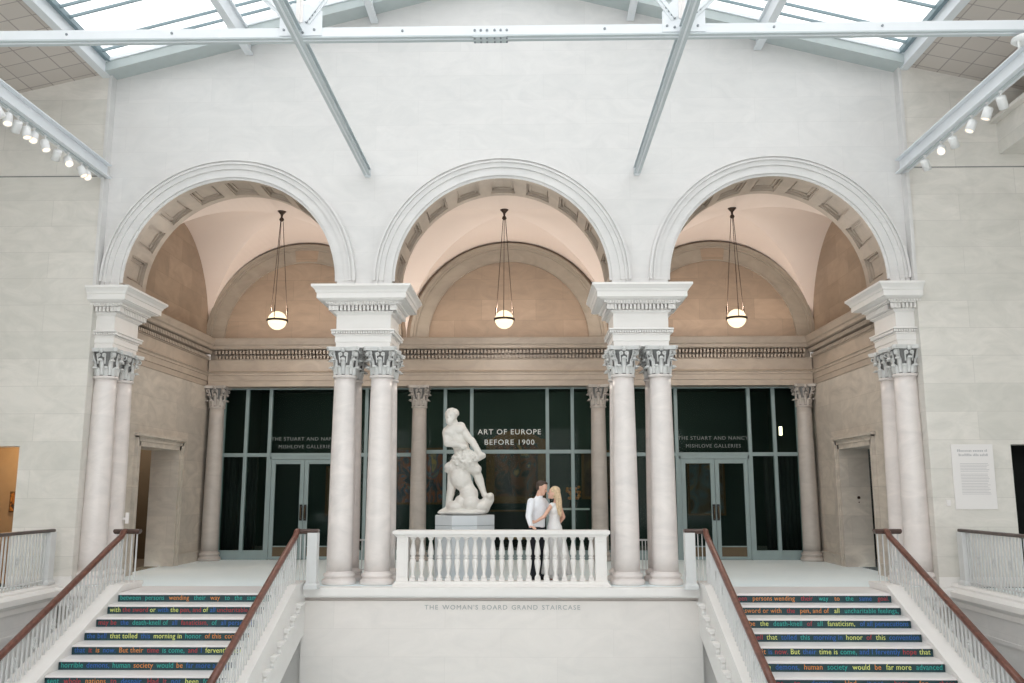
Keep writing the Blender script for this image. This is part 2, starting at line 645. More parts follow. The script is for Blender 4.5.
# coffered soffit, archivolt mouldings
for c in AC:
    a = MB()
    r1, r0 = AR + .045, AR - .045
    a.arc(c, SP, AR + .04, AR + .06, W + .0, WB, n=48)
    a.arc(c, SP, r0, r1, W + .03, W + .16, n=48)
    a.arc(c, SP, r0, r1, WB - .16, WB, n=48)
    for k in range(10):
        t = PI * k / 9
        tw = .055
        t0, t1 = max(0, t - tw), min(PI, t + tw)
        a.arc(c, SP, r0, r1, W + .14, WB - .14, t0, t1, n=3)
        if k < 9:
            for (g, rr, w_) in ((.0, .03, .025), (.035, .055, .02)):   # stepped borders inside each coffer
                u0, u1 = t + tw + g, t + PI / 9 - tw - g
                ya, yb = W + .16 + g * 2, WB - .16 - g * 2
                for (y0, y1) in ((ya, ya + w_), (yb - w_, yb)):
                    a.arc(c, SP, r0 + rr, r1, y0, y1, u0, u1, n=5)
                a.arc(c, SP, r0 + rr, r1, ya, yb, u0, u0 + w_ / 2, n=1)
                a.arc(c, SP, r0 + rr, r1, ya, yb, u1 - w_ / 2, u1, n=1)
    a.build('coffered_soffit', M['tan_plain'], wall_arc)
    g = MB()
    g.arc(c, SP, AR - .045, AR + .04, W - .0, W + .035, n=64)
    g.arc(c, SP, AR - .0, AR + .15, W - .035, W + .03, n=64)
    g.arc(c, SP, AR + .15, AR + .24, W - .065, W + .02, n=64)
    g.arc(c, SP, AR + .24, AR + .27, W - .10, W + .02, n=64)
    g.arc(c, SP, AR + .27, AR + .30, W - .075, W + .02, n=64)
    g.arc(c, SP, AR + .30, AR + .345, W - .11, W + .02, n=64)
    for sx in (-1, 1):
        for (q0, q1, d) in ((0, .17, .03), (.165, .25, .055), (.255, .28, .085), (.28, .335, .06)):
            g.box(c + sx * (AR + q0), c + sx * (AR + q1), W - d, W + .01, 5.3, SP)
    g.build('archivolt', M['wall'], wall_arc)

# outer walls beside the arcade, with openings to the side galleries
for s, nm in ((-1, 'wall_left_front'), (1, 'wall_right_front')):
    mb = MB()
    X0, X1, X2, X3 = 7.50, (8.62 if s < 0 else 8.92), 10.4, 12.2

    def seg(a, b, z0, z1a, z1b, y1=16.1):
        q = [(s * a, z0), (s * b, z0), (s * b, z1b), (s * a, z1a)]
        if s < 0:
            q = q[::-1]
        mb.prism(q, VO, y1)
    seg(X0, X1, -3, 9.86, 9.5)
    seg(X1, X2, 2.42, 9.6, 9.2)
    seg(X2, X3, -3, 9.3, 8.9)
    seg(X1, X2, -3, 0, 0)
    o = struct(nm, mb, M['wall_side'])
    t = MB()
    t.box(s * 7.49, s * X1, VO - .035, VO, 0, .13)
    t.box(s * 7.49, s * X1, VO - .02, VO, .13, .16)
    t.build('wall_base', M['white'], o)
    j = MB()
    j.box(s * 7.56, s * 12.1, VO - .004, VO + .001, (7.46 if s < 0 else 7.51), (7.48 if s < 0 else 7.53))
    j.build('joint_line', M['bell'], o)

# corner strip beside the gable
for s in (-1, 1):
    mb = MB()
    mb.box(s * 7.46, s * 7.52, W - .20, W - .0, 5.3, 9.75)
    struct('trim_%d' % (1 if s < 0 else 2), mb, M['wall'])

# wall under the landing and its ledge
mb = MB(); mb.box(-3.4, 3.4, V, V + .4, -3, -.225); mb.box(-3.4, 3.4, V + .12, V + .4, -.225, -.1); mb.box(-7.6, -3.4, 15.71, 16.0, -3, -.2); mb.box(3.4, 7.6, 15.71, 16.0, -3, -.2)
wall_low = struct('wall_lower', mb, M['wall_low'])
mb = MB()
prof = [(-.06, -.165), (.06, -.165), (.07, -.155), (.11, -.145), (.12, -.12), (.12, -.01), (.11, 0.0)]
mb.rings((-3.38, 3.38, V, 15.698), prof, (0, 0, 1, 0))
struct('trim_3', mb, M['white'])
wl = thing('wall_lettering', 'grey metal letters naming the staircase on the wall below the balustrade', 'lettering', (0, V, -.365), world=True)
_wds = ['THE', "WOMAN'S", 'BOARD', 'GRAND', 'STAIRCASE']
_ws = [text_mesh(w, 1.0, 1.2)[1] for w in _wds]
_k = (2.645 - 4 * .075) / sum(_ws)
_x = -1.30
for _w, _l in zip(_wds, _ws):
    lettering(_w, _x, _x + _l * _k, V - .004, -.365, .075, M['letter_g'], wl, spacing=1.2, name='word')
    _x += _l * _k + .075

# ------------------------------------------------------------------ floors
mb = MB(); mb.box(-7.6, 7.6, 15.70, NB + .3, -.2, 0)
struct('floor', mb, M['floor'])
mb = MB(); mb.box(-14, 14, -6, 30, -3.2, -3)
struct('floor_lower', mb, M['floor'])
mb = MB(); mb.box(-7.55, 7.55, -6, 3.0, -.2, 0)
struct('floor_opposite_landing', mb, M['floor'])

# ------------------------------------------------------------------ hall shell behind and beside the camera
for s, nm in ((-1, 'wall_left'), (1, 'wall_right')):
    mb = MB(); mb.box(s * 12, s * 12.3, -6, 17, -3, 9.3); struct(nm, mb, M['wall_side'])
mb = MB()  # unseen rear wall; its wide opening is added to let daylight in
mb.box(-12.2, 12.2, -6.3, -6, -3, .0)
mb.box(-12.2, -9, -6.3, -6, .4, 8.9); mb.box(9, 12.2, -6.3, -6, .4, 8.9)
mb.prism([(-9, 5.0), (9, 5.0), (9, 9.4), (7.5, 9.9), (0, 11.9), (-7.5, 9.9), (-9, 9.4)], -6.3, -6)
for xx in (-4.5, 0, 4.5):
    mb.box(xx - .25, xx + .25, -6.3, -6, 0, 5.8)
struct('wall_rear', mb, M['wall_side'])

# side galleries
for s, nm in ((-1, 'floor_left_gallery'), (1, 'floor_right_gallery')):
    mb = MB()
    mb.box(s * 7.78, s * 12, -6, VO, -.14, -.0)
    struct(nm, mb, M['floor'])
    mb = MB()
    mb.prism([(s * 7.60, -.28), (s * 7.60, -.20), (s * 7.56, -.16), (s * 7.52, -.13), (s * 7.52, -.045), (s * 7.56, -.03), (s * 7.66, 0), (s * 7.66, .03), (s * 7.70, .06), (s * 7.88, .06), (s * 7.88, -.28)][::(1 if s > 0 else -1)], 3.0, VO)
    struct('trim_%d' % (4 if s < 0 else 5), mb, M['white'])
    mb = MB()
    mb.box(s * 7.62, s * 7.9, 3.0, V, -3, -.28)
    mb.box(s * 7.60, s * 7.62, 3.0, V, -.66, -.60)
    struct('wall_left_gallery' if s < 0 else 'wall_right_gallery', mb, M['wall'])
mb = MB(); mb.box(-7.6, 7.6, 2.9, 3.1, -3, -.2); struct('wall_near', mb, M['wall_side'])
# landing wings between stairs and galleries
for s in (-1, 1):
    mb = MB()
    mb.rings((min(s * 6.6, s * 7.6), max(s * 6.6, s * 7.6), V - .1, 15.698), [(0, -.3), (.0, -.2), (.05, -.16), (.07, -.13), (.07, -.02), (.06, 0)], (0, 0, 1, 0))
    struct('trim_%d' % (6 if s < 0 else 7), mb, M['white'])
# rooms behind the side openings
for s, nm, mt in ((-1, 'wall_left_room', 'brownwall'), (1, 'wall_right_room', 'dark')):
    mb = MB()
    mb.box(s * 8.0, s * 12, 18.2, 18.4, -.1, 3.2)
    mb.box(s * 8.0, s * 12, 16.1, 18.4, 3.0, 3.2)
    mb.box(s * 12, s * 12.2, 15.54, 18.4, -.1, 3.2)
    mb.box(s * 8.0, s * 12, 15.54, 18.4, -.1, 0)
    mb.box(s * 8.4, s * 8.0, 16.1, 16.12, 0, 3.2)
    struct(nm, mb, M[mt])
point('left_room_lamp', (-9.5, 17.2, 2.6), 26, (1, .75, .45), .1)
# picture seen through the left opening
p = thing('wall_picture', 'small dark painting seen through the left gallery opening', 'picture', (-9.9, 18.17, 1.4), world=True)
MB().box(-10.15, -9.86, 18.15, 18.19, 1.2, 1.62).build('picture_frame', M['gilt'], p)
MB().box(-10.12, -9.89, 18.14, 18.155, 1.23, 1.59).build('canvas', painting_mat('flower_painting', [(.02, .02, .02), (.08, .03, .01), (.5, .18, .02), (.05, .03, .02)], 9, 3), p)

# beam box high on the right wall
mb = MB(); mb.box(9.22, 12, -6, VO, 7.76, 8.36)
mb.box(9.08, 9.24, -6, VO, 8.36, 8.42)
struct('trim_8', mb, M['wall_side'])
mb = MB(); mb.box(-9.85, -12, -6, VO, 7.76, 8.36)
struct('trim_9', mb, M['wall_side'])

# ------------------------------------------------------------------ loggia shell
E_PROF = [(-.02, 4.13), (.0, 4.13), (.0, 4.25), (.02, 4.26), (.02, 4.38), (.04, 4.39), (.04, 4.43), (.07, 4.46), (.0, 4.50), (.0, 4.76),
          (.03, 4.775), (.03, 4.785), (-.08, 4.79), (-.08, 4.995), (.15, 5.01), (.17, 5.03), (.17, 5.09), (.20, 5.12), (.22, 5.26), (.20, 5.28), (-.1, 5.30)]
mb = MB()
yf = 21.14


def prof_bar(mb, prof, fixed, sgn, a, b, axis):
    """sweep a profile along x (axis 'x', face at y=fixed, growing towards -sgn) or along y"""
    n = len(prof)
    v = []
    for t in (a, b):
        for o, z in prof:
            if axis == 'x':
                v.append((t, fixed - o, z))
            else:
                v.append((fixed - sgn * o, t, z))
    f = []
    for i in range(n - 1):
        f.append((i, i + n, i + 1 + n, i + 1))
    mb.add(v, f)


prof_bar(mb, E_PROF, yf, 1, -7.3, 7.3, 'x')
mb.box(-7.3, 7.3, yf + .12, 21.55, 4.135, 5.295)
mb.box(-7.3, 7.3, yf + .0, 21.55, 4.12, 4.13)
nd = int(14.3 / .085)
for i in range(nd):
    x = -7.12 + i * .085
    mb.box(x, x + .045, yf - .12, yf + .09, 4.90, 4.985)
    mb.box(x, x + .045, yf - .07, yf + .09, 4.79, 4.86)
o = struct('trim_10', mb, M['tan_plain'])
# side walls of the loggia with door openings, reveals and frames
for s, nm in ((-1, 'wall_loggia_left'), (1, 'wall_loggia_right')):
    mb = MB()
    d0, d1, dz = (17.70 if s < 0 else 17.92), 19.70, 2.52
    mb.box(s * LW, s * 7.95, 16.1, d0, 0, 4.2)
    mb.box(s * LW, s * 7.95, d1, 21.9, 0, 4.2)
    mb.box(s * LW, s * 7.95, d0, d1, dz, 4.2)
    mb.box(s * 7.5, s * 7.95, 16.1, 21.9, 4.2, 8.6)
    o = struct(nm, mb, M['loggia'])
    e = MB()
    prof_bar(e, E_PROF, s * 7.33, s, 16.8, 21.3, 'y')
    e.box(s * 7.44, s * 7.52, 16.9, 21.6, 4.12, 5.295)
    for i in range(int(4.2 / .085)):
        y = 16.95 + i * .085
        e.box(s * 7.21, s * 7.42, y, y + .045, 4.90, 4.985)
        e.box(s * 7.26, s * 7.42, y, y + .045, 4.79, 4.86)
    e.build('entablature', M['tan_plain'], o)
    b = MB()
    b.box(s * (LW - .04), s * LW, 16.9, d0 - .2, 0, .2)
    b.box(s * (LW - .04), s * LW, d1 + .2, NB, 0, .2)
    b.box(s * (LW - .06), s * LW, 16.9, d0 - .2, .2, .235)
    b.box(s * (LW - .06), s * LW, d1 + .2, NB, .2, .235)
    b.build('skirting', M['loggia'], o)
    l = MB()   # lunette
    n = 40
    yc, ry = (WB + 21.5) / 2, (21.5 - WB) / 2
    # door frame
    fr = MB()
    for (a, bb, dd) in ((.0, .10, .035), (.10, .17, .055), (.17, .20, .07)):
        fr.box(s * (LW - dd), s * LW, d0 - bb, d0 - a, 0, dz + bb)
        fr.box(s * (LW - dd), s * LW, d1 + a, d1 + bb, 0, dz + bb)
        fr.box(s * (LW - dd), s * LW, d0 - bb, d1 + bb, dz + a, dz + bb)
    fr.box(s * (LW - .11), s * LW, d0 - .26, d1 + .26, dz + .20, dz + .26)
    dr = sempty('door_%d' % (1 if s < 0 else 2))
    fr.build('door_frame', M['loggia'], dr)
    rm = MB()
    rm.box(s * 7.95, s * 11.9, 18.6, 20.8, 2.9, 3.0)
    rm.box(s * 7.95, s * 11.9, 18.45, 22, -.1, 0)
    rm.box(s * 11.9, s * 11.8, 18.4, 22, 0, 3.0)
    rm.box(s * 7.95, s * 11.9, 21.9, 22, 0, 3.0)
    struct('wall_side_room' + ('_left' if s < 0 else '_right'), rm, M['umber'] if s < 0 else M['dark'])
point('side_room_lamp', (-9.5, 20.4, 2.2), 2, (1, .72, .42), .1)

# back wall lunettes above the entablature
mb = MB()
mb.box(-7.55, 7.55, 21.5, 21.9, 5.2, 8.7)
wb = struct('wall_back', mb, M['tan'])
for c in AC:
    a = MB()
    a.arc(c, 5.30, 2.0, 2.30, 21.44, 21.5, n=56)
    a.arc(c, 5.30, 1.985, 2.01, 21.425, 21.5, n=56)
    a.arc(c, 5.30, 2.30, 2.36, 21.40, 21.5, n=56)
    a.arc(c, 5.30, 2.36, 2.44, 21.37, 21.5, n=56)
    a.build('arch_moulding', M['band'], wb)
    if c != 0:
        k = MB(); k.arc(c, 5.30, 2.0, 2.32, 21.43, 21.5, PI / 2 - .13, PI / 2 + .13, n=4)
        k.build('keystone', M['tan'], wb)
for s in (-1, 1):
    mb = MB(); mb.box(s * 7.49, s * 7.52, 16.6, 21.5, 5.2, 8.4)
    struct('wall_lunette_left' if s < 0 else 'wall_lunette_right', mb, M['tan'])

# groin vault: three bays
mb = MB()
G = 28
a_, b_, H = 2.54, (21.5 - WB) / 2, 2.50
yc = (21.5 + WB) / 2
for c in AC:
    idx = {}
    vs = []
    for i in range(-G, G + 1):
        for j in range(-G, G + 1):
            u, v = math.sin(PI / 2 * i / G), math.sin(PI / 2 * j / G)
            z = 5.30 + H * max(math.sqrt(max(0, 1 - u * u)), math.sqrt(max(0, 1 - v * v)))
            idx[(i, j)] = len(vs)
            ax = a_ if c == 0 else a_
            hw = a_ if not (c < 0 and i < 0 or c > 0 and i > 0) else 7.5 - 5.08
            vs.append((c + hw * u, yc + b_ * v, z))
    fs = []
    for i in range(-G, G):
        for j in range(-G, G):
            A, B, C_, D = idx[(i, j)], idx[(i + 1, j)], idx[(i + 1, j + 1)], idx[(i, j + 1)]
            if (i >= 0) == (j >= 0):
                fs += [(A, B, C_), (A, C_, D)]
            else:
                fs += [(A, B, D), (B, C_, D)]
    mb.add(vs, fs, False)
struct('ceiling_vault', mb, M['vault'])
mb = MB(); mb.box(-8, 8, WB - .02, 21.9, 8.5, 8.7); struct('ceiling_above_vault', mb, M['dark'])

# ------------------------------------------------------------------ entablature blocks on the piers
P_PROF = [(.0, 4.215), (.0, 4.31), (.015, 4.315), (.015, 4.42), (.03, 4.43), (.03, 4.455), (.015, 4.46), (.015, 4.505), (.085, 4.515), (.085, 4.54), (.0, 4.56),
          (.0, 4.82), (.05, 4.86), (.05, 4.882), (.0, 4.885), (.0, 4.98), (.13, 4.985), (.13, 5.0), (.17, 5.04), (.27, 5.06), (.27, 5.07),
          (.31, 5.075), (.31, 5.17), (.325, 5.18), (.34, 5.22), (.385, 5.27), (.40, 5.28), (.40, 5.32), (.3, 5.33)]


def pier_block(idx, rect, side):
    mb = MB()
    mb.rings(rect, P_PROF, side)
    x0, x1, y0, y1 = rect
    p = .07

    def dent(z0, z1, o0, o1, w, p):
        if side[2]:
            m = int((x1 - x0 + o1 * (side[0] + side[1])) / p)
            for i in range(m + 1):
                x = x0 - o1 * side[0] + i * p
                mb.box(x, x + w, y0 - o1, y0 - o0, z0, z1)
        m = int((y1 - y0 + 2 * o1) / p)
        for i in range(m):
            y = y0 - o1 + .02 + i * p
            if side[0]:
                mb.box(x0 - o1, x0 - o0, y, y + w, z0, z1)
            if side[1]:
                mb.box(x1 + o0, x1 + o1, y, y + w, z0, z1)
    dent(4.886, 4.975, -.01, .125, .04, .07)
    dent(5.0, 5.035, .12, .175, .03, .05)
    dent(4.461, 4.503, .01, .075, .025, .045)
    return struct('trim_%d' % idx, mb, M['white'])


pier_block(11, (-3.04, -2.04, W + .01, WB), (1, 1, 1, 1))
pier_block(12, (2.04, 3.04, W + .01, WB), (1, 1, 1, 1))
pier_block(13, (-7.54, -7.16, W + .01, WB), (.05, 1, 1, 1))
pier_block(14, (7.16, 7.54, W + .01, WB), (1, .05, 1, 1))

# ------------------------------------------------------------------ columns
base_m = MB().lathe([(.285, 0), (.30, .01), (.305, .04), (.30, .075), (.275, .095), (.262, .10), (.255, .115), (.262, .135), (.272, .14), (.278, .16), (.27, .185), (.25, .195), (.238, .20), (.234, .215), (.226, .23)], 40).mesh('base')
sh = []
for i in range(15):
    t = i / 14
    r = .226 - .034 * (t ** 1.6)
    sh.append((r, .23 + t * (3.66 - .23)))
sh += [(.192, 3.66), (.218, 3.668), (.224, 3.69), (.214, 3.708), (.192, 3.71)]
shaft_m = MB().lathe(sh, 40).mesh('shaft')


def leaf(mb, ang, r0, z0, h, w, curl):
    """acanthus leaf hugging the bell and curling out at the top"""
    pr = []
    for i in range(8):
        t = i / 7
        if t < .72:
            rr = r0 + .018 + .03 * t; zz = z0 + h * t / .72 * .86
        else:
            q = (t - .72) / .28 * PI * .95
            rr = r0 + .018 + .0216 + curl * (1 - math.cos(q)) * .55; zz = z0 + h * .86 + h * .14 * math.sin(q)
            if q > PI * .6: zz -= .015
        wd = w * (1.0 + .25 * math.sin(PI * min(1, t * 1.2))) * (1 if t < .8 else (1 - (t - .8) * 2.2))
        pr.append((rr, zz, wd))
    vs = []
    for (rr, zz, wd) in pr:
        for th, dr in ((-1, -.012), (-.5, .004), (0, .014), (.5, .004), (1, -.012)):
            a = ang + th * wd / 2 / max(rr, .1)
            vs.append(((rr + dr) * math.cos(a), (rr + dr) * math.sin(a), zz))
    m = len(vs)
    for (rr, zz, wd) in pr:
        for th in (-1, -.5, 0, .5, 1):
            a = ang + th * wd / 2 / max(rr, .1)
            vs.append(((rr - .016) * math.cos(a), (rr - .016) * math.sin(a), zz - .004))
    fs = []
    for i in range(7):
        for j in range(4):
            a = i * 5 + j
            fs.append((a, a + 1, a + 6, a + 5))
            fs.append((m + a + 5, m + a + 6, m + a + 1, m + a))
        fs.append((i * 5, i * 5 + 5, m + i * 5 + 5, m + i * 5))
        fs.append((i * 5 + 4, m + i * 5 + 4, m + i * 5 + 9, i * 5 + 9))
    fs.append(tuple(range(35, 40)) + tuple(m + k for k in range(39, 34, -1)))
    mb.add(vs, fs, True)


def volute(mb, c, ang, rad, thick):
    """spiral scroll standing in the vertical plane that faces direction ang"""
    d = Vector((math.cos(ang), math.sin(ang), 0)); t = Vector((-d.y, d.x, 0))
    pts = []
    for k in range(22):
        q = k / 21 * 2 * PI * 1.35 + PI * .6
        rr = rad * (1 - .72 * k / 21)
        pts.append(Vector(c) + d * (rr * math.cos(q)) + Vector((0, 0, rr * math.sin(q))))
    for p, q in zip(pts[:-1], pts[1:]):
        mb.obox(p, q, thick, .016, up=(p + q) / 2 - Vector(c))


cb = MB()
Z0 = 3.71
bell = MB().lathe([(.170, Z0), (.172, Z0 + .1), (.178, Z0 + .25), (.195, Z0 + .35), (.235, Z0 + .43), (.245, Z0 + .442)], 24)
for k in range(8):
    leaf(cb, 2 * PI * k / 8 + PI / 8, .180, Z0 + .0, .165, .084, .08)
    leaf(cb, 2 * PI * k / 8, .180, Z0 + .02, .295, .074, .09)
def tip(ang, rr, zz, w):
    d = Vector((math.cos(ang), math.sin(ang), 0)); t_ = Vector((-d.y, d.x, 0))
    vs = []
    for i in range(7):
        ph = -PI / 2 + PI * i / 6
        for j in range(10):
            th = 2 * PI * j / 10
            vs.append(d * (rr + .034 * math.cos(ph) * math.cos(th)) + t_ * (w * math.cos(ph) * math.sin(th)) + Vector((0, 0, zz + .022 * math.sin(ph) - .010 * abs(math.sin(th)) * math.cos(ph))))
    fs = []
    for i in range(6):
        for j in range(10):
            l = (j + 1) % 10
            fs.append((i * 10 + j, i * 10 + l, (i + 1) * 10 + l, (i + 1) * 10 + j))
    cb.add(vs, fs, True)


for k in range(8):
    tip(2 * PI * k / 8 + PI / 8, .262, Z0 + .148, .052)
    tip(2 * PI * k / 8, .275, Z0 + .282, .052)
for k in range(4):
    a = PI / 4 + k * PI / 2
    cc = (math.cos(a) * .305, math.sin(a) * .305, Z0 + .385)
    volute(cb, cc, a, .058, .07)
    cb.obox((math.cos(a) * .21, math.sin(a) * .21, Z0 + .24), (math.cos(a) * .285, math.sin(a) * .285, Z0 + .42), .06, .03, up=(math.cos(a), math.sin(a), 0))
    a = k * PI / 2
    for sg in (-1, 1):     # small inner scrolls
        d = Vector((math.cos(a), math.sin(a), 0)); t = Vector((-d.y, d.x, 0))
        c0 = d * .235 + t * (.05 * sg) + Vector((0, 0, Z0 + .375))
        for q in range(10):
            x0 = q / 9 * 2 * PI; x1 = (q + 1) / 9 * 2 * PI
            r_ = .024
            cb.obox(c0 + t * (r_ * math.cos(x0)) + Vector((0, 0, r_ * math.sin(x0))), c0 + t * (r_ * math.cos(x1)) + Vector((0, 0, r_ * math.sin(x1))), .03, .018, up=d)
        cb.obox(d * .205 + t * (.06 * sg) + Vector((0, 0, Z0 + .22)), d * .24 + t * (.075 * sg) + Vector((0, 0, Z0 + .40)), .02, .02, up=d)
    fl = d * .262 + Vector((0, 0, Z0 + .455))
    cb.lathe([(.0, -.035), (.03, -.03), (.042, -.01), (.042, .01), (.03, .03), (.0, .035)], 10, fl, axis=d, cap=False)
    for q in range(6):
        x0 = q / 6 * 2 * PI
        cb.lathe([(.0, -.02), (.016, 0), (.0, .02)], 6, fl + t * (.036 * math.cos(x0)) + Vector((0, 0, .036 * math.sin(x0))) + d * .01, axis=d, cap=False)
# abacus with concave sides
ab = []
for k in range(4):
    a = PI / 4 + k * PI / 2
    d = Vector((math.cos(a), math.sin(a))); t = Vector((-d.y, d.x))
    ab.append(d * .385 - t * .03); ab.append(d * .385 + t * .03)
    a2 = a + PI / 4
    d2 = Vector((math.cos(a2), math.sin(a2))); t2 = Vector((-d2.y, d2.x))
    for q in (-.17, -.08, 0, .08, .17):
        ab.append(d2 * (.235 + .028 * (q / .17) ** 2) + t2 * q)
cb.prism([(p.x, p.y) for p in ab], Z0 + .44, Z0 + .475, 'xy')
cb.prism([(p.x * 1.03, p.y * 1.03) for p in ab], Z0 + .475, Z0 + .507, 'xy')
cap_m = cb.mesh('capital')
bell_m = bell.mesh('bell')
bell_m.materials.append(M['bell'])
for me, k in ((base_m, 'column'), (shaft_m, 'column'), (cap_m, 'capital')):
    me.materials.append(M[k])
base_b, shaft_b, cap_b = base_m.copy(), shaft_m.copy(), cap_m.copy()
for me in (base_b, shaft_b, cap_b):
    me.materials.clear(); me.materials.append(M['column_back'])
M['capital_back'] = None


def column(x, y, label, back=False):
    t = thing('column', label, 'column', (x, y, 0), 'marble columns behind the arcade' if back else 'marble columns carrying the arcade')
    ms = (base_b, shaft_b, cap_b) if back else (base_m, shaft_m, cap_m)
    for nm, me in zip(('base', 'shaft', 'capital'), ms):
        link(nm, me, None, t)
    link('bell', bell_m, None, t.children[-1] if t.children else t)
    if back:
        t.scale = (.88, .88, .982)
    return t


for s, side, pos in ((-1, 'left', 'left'), (1, 'right', 'right')):
    for x, nm in ((2.89, 'outer'), (2.215, 'inner')):
        for y, row in ((16.06, 'front'), (16.69, 'rear')):
            column(s * x, y, 'pale marble column, %s %s one of the four under the %s pier' % (row, nm, pos))
    for y, row in ((16.06, 'front'), (16.69, 'rear')):
        column(s * 7.335, y, 'pale marble column, %s one at the far %s corner beside the outer wall' % (row, pos))
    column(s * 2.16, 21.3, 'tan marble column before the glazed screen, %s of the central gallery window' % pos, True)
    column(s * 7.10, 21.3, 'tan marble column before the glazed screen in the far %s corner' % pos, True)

# ------------------------------------------------------------------ glazed screen with doors
mull = [-7.02, -6.44, -5.86, -4.07, -3.49, -2.91, -1.56, -.91, .94, 1.55, 2.91, 3.49, 4.07, 5.84, 6.44, 7.02]
bays = [('window_1', -7.3, -2.3, 2.49), ('window_2', -2.3, 2.3, 2.56), ('window_3', 2.3, 7.3, 2.49)]
TOPZ = 4.14
for nm, xa, xb, tz in bays:
    wn = sempty(nm)
    ms = [m for m in mull if xa < m < xb]
    f = MB()
    for m in ms:
        f.box(m - .042, m + .042, NB - .05, NB + .05, 0, TOPZ)
    f.box(xa, xb, NB - .045, NB + .045, tz - .045, tz + .045)
    f.box(xa, xb, NB - .045, NB + .045, TOPZ - .05, TOPZ)
    dx = None
    if nm != 'window_2':
        dx = (-5.86, -4.07) if nm == 'window_1' else (4.07, 5.84)
    if dx:
        f.box(xa, dx[0], NB - .04, NB + .04, 0, .22)
        f.box(dx[1], xb, NB - .04, NB + .04, 0, .22)
    else:
        f.box(xa, xb, NB - .04, NB + .04, 0, .22)
    f.build('window_frame', M['frame'], wn, bevel=.006)
    edges = [xa] + ms + [xb]
    for a, b in zip(edges[:-1], edges[1:]):
        MB().box(a + .04, b - .04, NB - .004, NB + .004, tz + .045, TOPZ - .05).build('pane', M['glass'], wn)
        if not (dx and abs(a - dx[0]) < .01):
            MB().box(a + .04, b - .04, NB - .004, NB + .004, .22, tz - .045).build('pane', M['glass'], wn)
    if dx:
        l1, l2 = 'THE STUART AND NANCY', 'MISHLOVE GALLERIES'
        c = -4.965 if nm == 'window_1' else 4.955
        lettering(l1, c - .85, c + .85, NB - .02, 2.84, .085, M['letter_dim'], wn, name='glass_lettering')
        lettering(l2, c - .66, c + .66, NB - .02, 2.65, .085, M['letter_dim'], wn, name='glass_lettering')
    else:
        lettering('ART OF EUROPE', -.76, .78, NB - .02, 2.98, .125, M['letter_w'], wn, name='glass_lettering')
        lettering('BEFORE 1900', -.59, .62, NB - .02, 2.73, .125, M['letter_w'], wn, name='glass_lettering')
for k, (x0, x1) in enumerate(((-5.82, -4.11), (4.11, 5.80))):
    d = sempty('door_%d' % (k + 3))
    fr = MB()
    fr.box(x0, x1, NB - .06, NB + .04, 2.38, 2.45)
    fr.box(x0, x0 + .04, NB - .06, NB + .04, 0, 2.45); fr.box(x1 - .04, x1, NB - .06, NB + .04, 0, 2.45)
    fr.build('door_frame', M['frame'], d)
    xm = (x0 + x1) / 2
    for (a, b, hx) in ((x0 + .045, xm - .004, xm - .05), (xm + .004, x1 - .045, xm + .05)):
        lf = MB()
        st = .10
        lf.box(a, a + st, NB - .05, NB + .0, .01, 2.375); lf.box(b - st, b, NB - .05, NB, .01, 2.375)
        lf.box(a + st, b - st, NB - .05, NB, 2.27, 2.375); lf.box(a + st, b - st, NB - .05, NB, .01, .08)
        lf.box(a + st, b - st, NB - .045, NB - .01, .30, .325)
        lfo = lf.build('door_leaf', M['frame'], d, bevel=.004)
        MB().box(a + st, b - st, NB - .03, NB - .022, .325, 2.27).build('door_pane', M['glass'], lfo)
        MB().box(a + st, b - st, NB - .035, NB - .015, .08, .30).build('kick_plate', M['brass'], lfo)
        h = MB()
        h.box(hx - .035, hx + .035, NB - .06, NB - .048, .92, 1.30)
        ho = h.build('handle_plate', M['black'], lfo)
        g = MB()
        g.tube([(hx, NB - .055, 1.25), (hx, NB - .12, 1.22), (hx, NB - .12, 1.0), (hx, NB - .055, .97)], .013)
        g.build('door_handle', M['brass'], lfo)

# ------------------------------------------------------------------ gallery behind the glass
mb = MB()
mb.box(-7.9, 7.9, 27.0, 27.2, -.1, 5.0)
mb.box(-7.95, -7.75, NB, 27.2, -.1, 5.0); mb.box(7.75, 7.95, NB, 27.2, -.1, 5.0)
mb.box(-7.9, 7.9, NB + .1, 27.2, 4.6, 4.8)
struct('wall_gallery', mb, M['green'])
mb = MB(); mb.box(-7.9, 7.9, NB + .3, 27, -.1, 0); struct('floor_gallery', mb, M['gfloor'])
area('gallery_ceiling_light', (0, 25.2, 4.55), (R(25), 0, 0), 8, .4, 17, (1, .85, .65))
area('left_gallery_ceiling_light', (-5, 25.2, 4.55), (R(25), 0, 0), 2, .4, 3, (1, .85, .65))
area('right_gallery_ceiling_light', (5, 25.2, 4.55), (R(25), 0, 0), 2, .4, 3, (1, .85, .65))


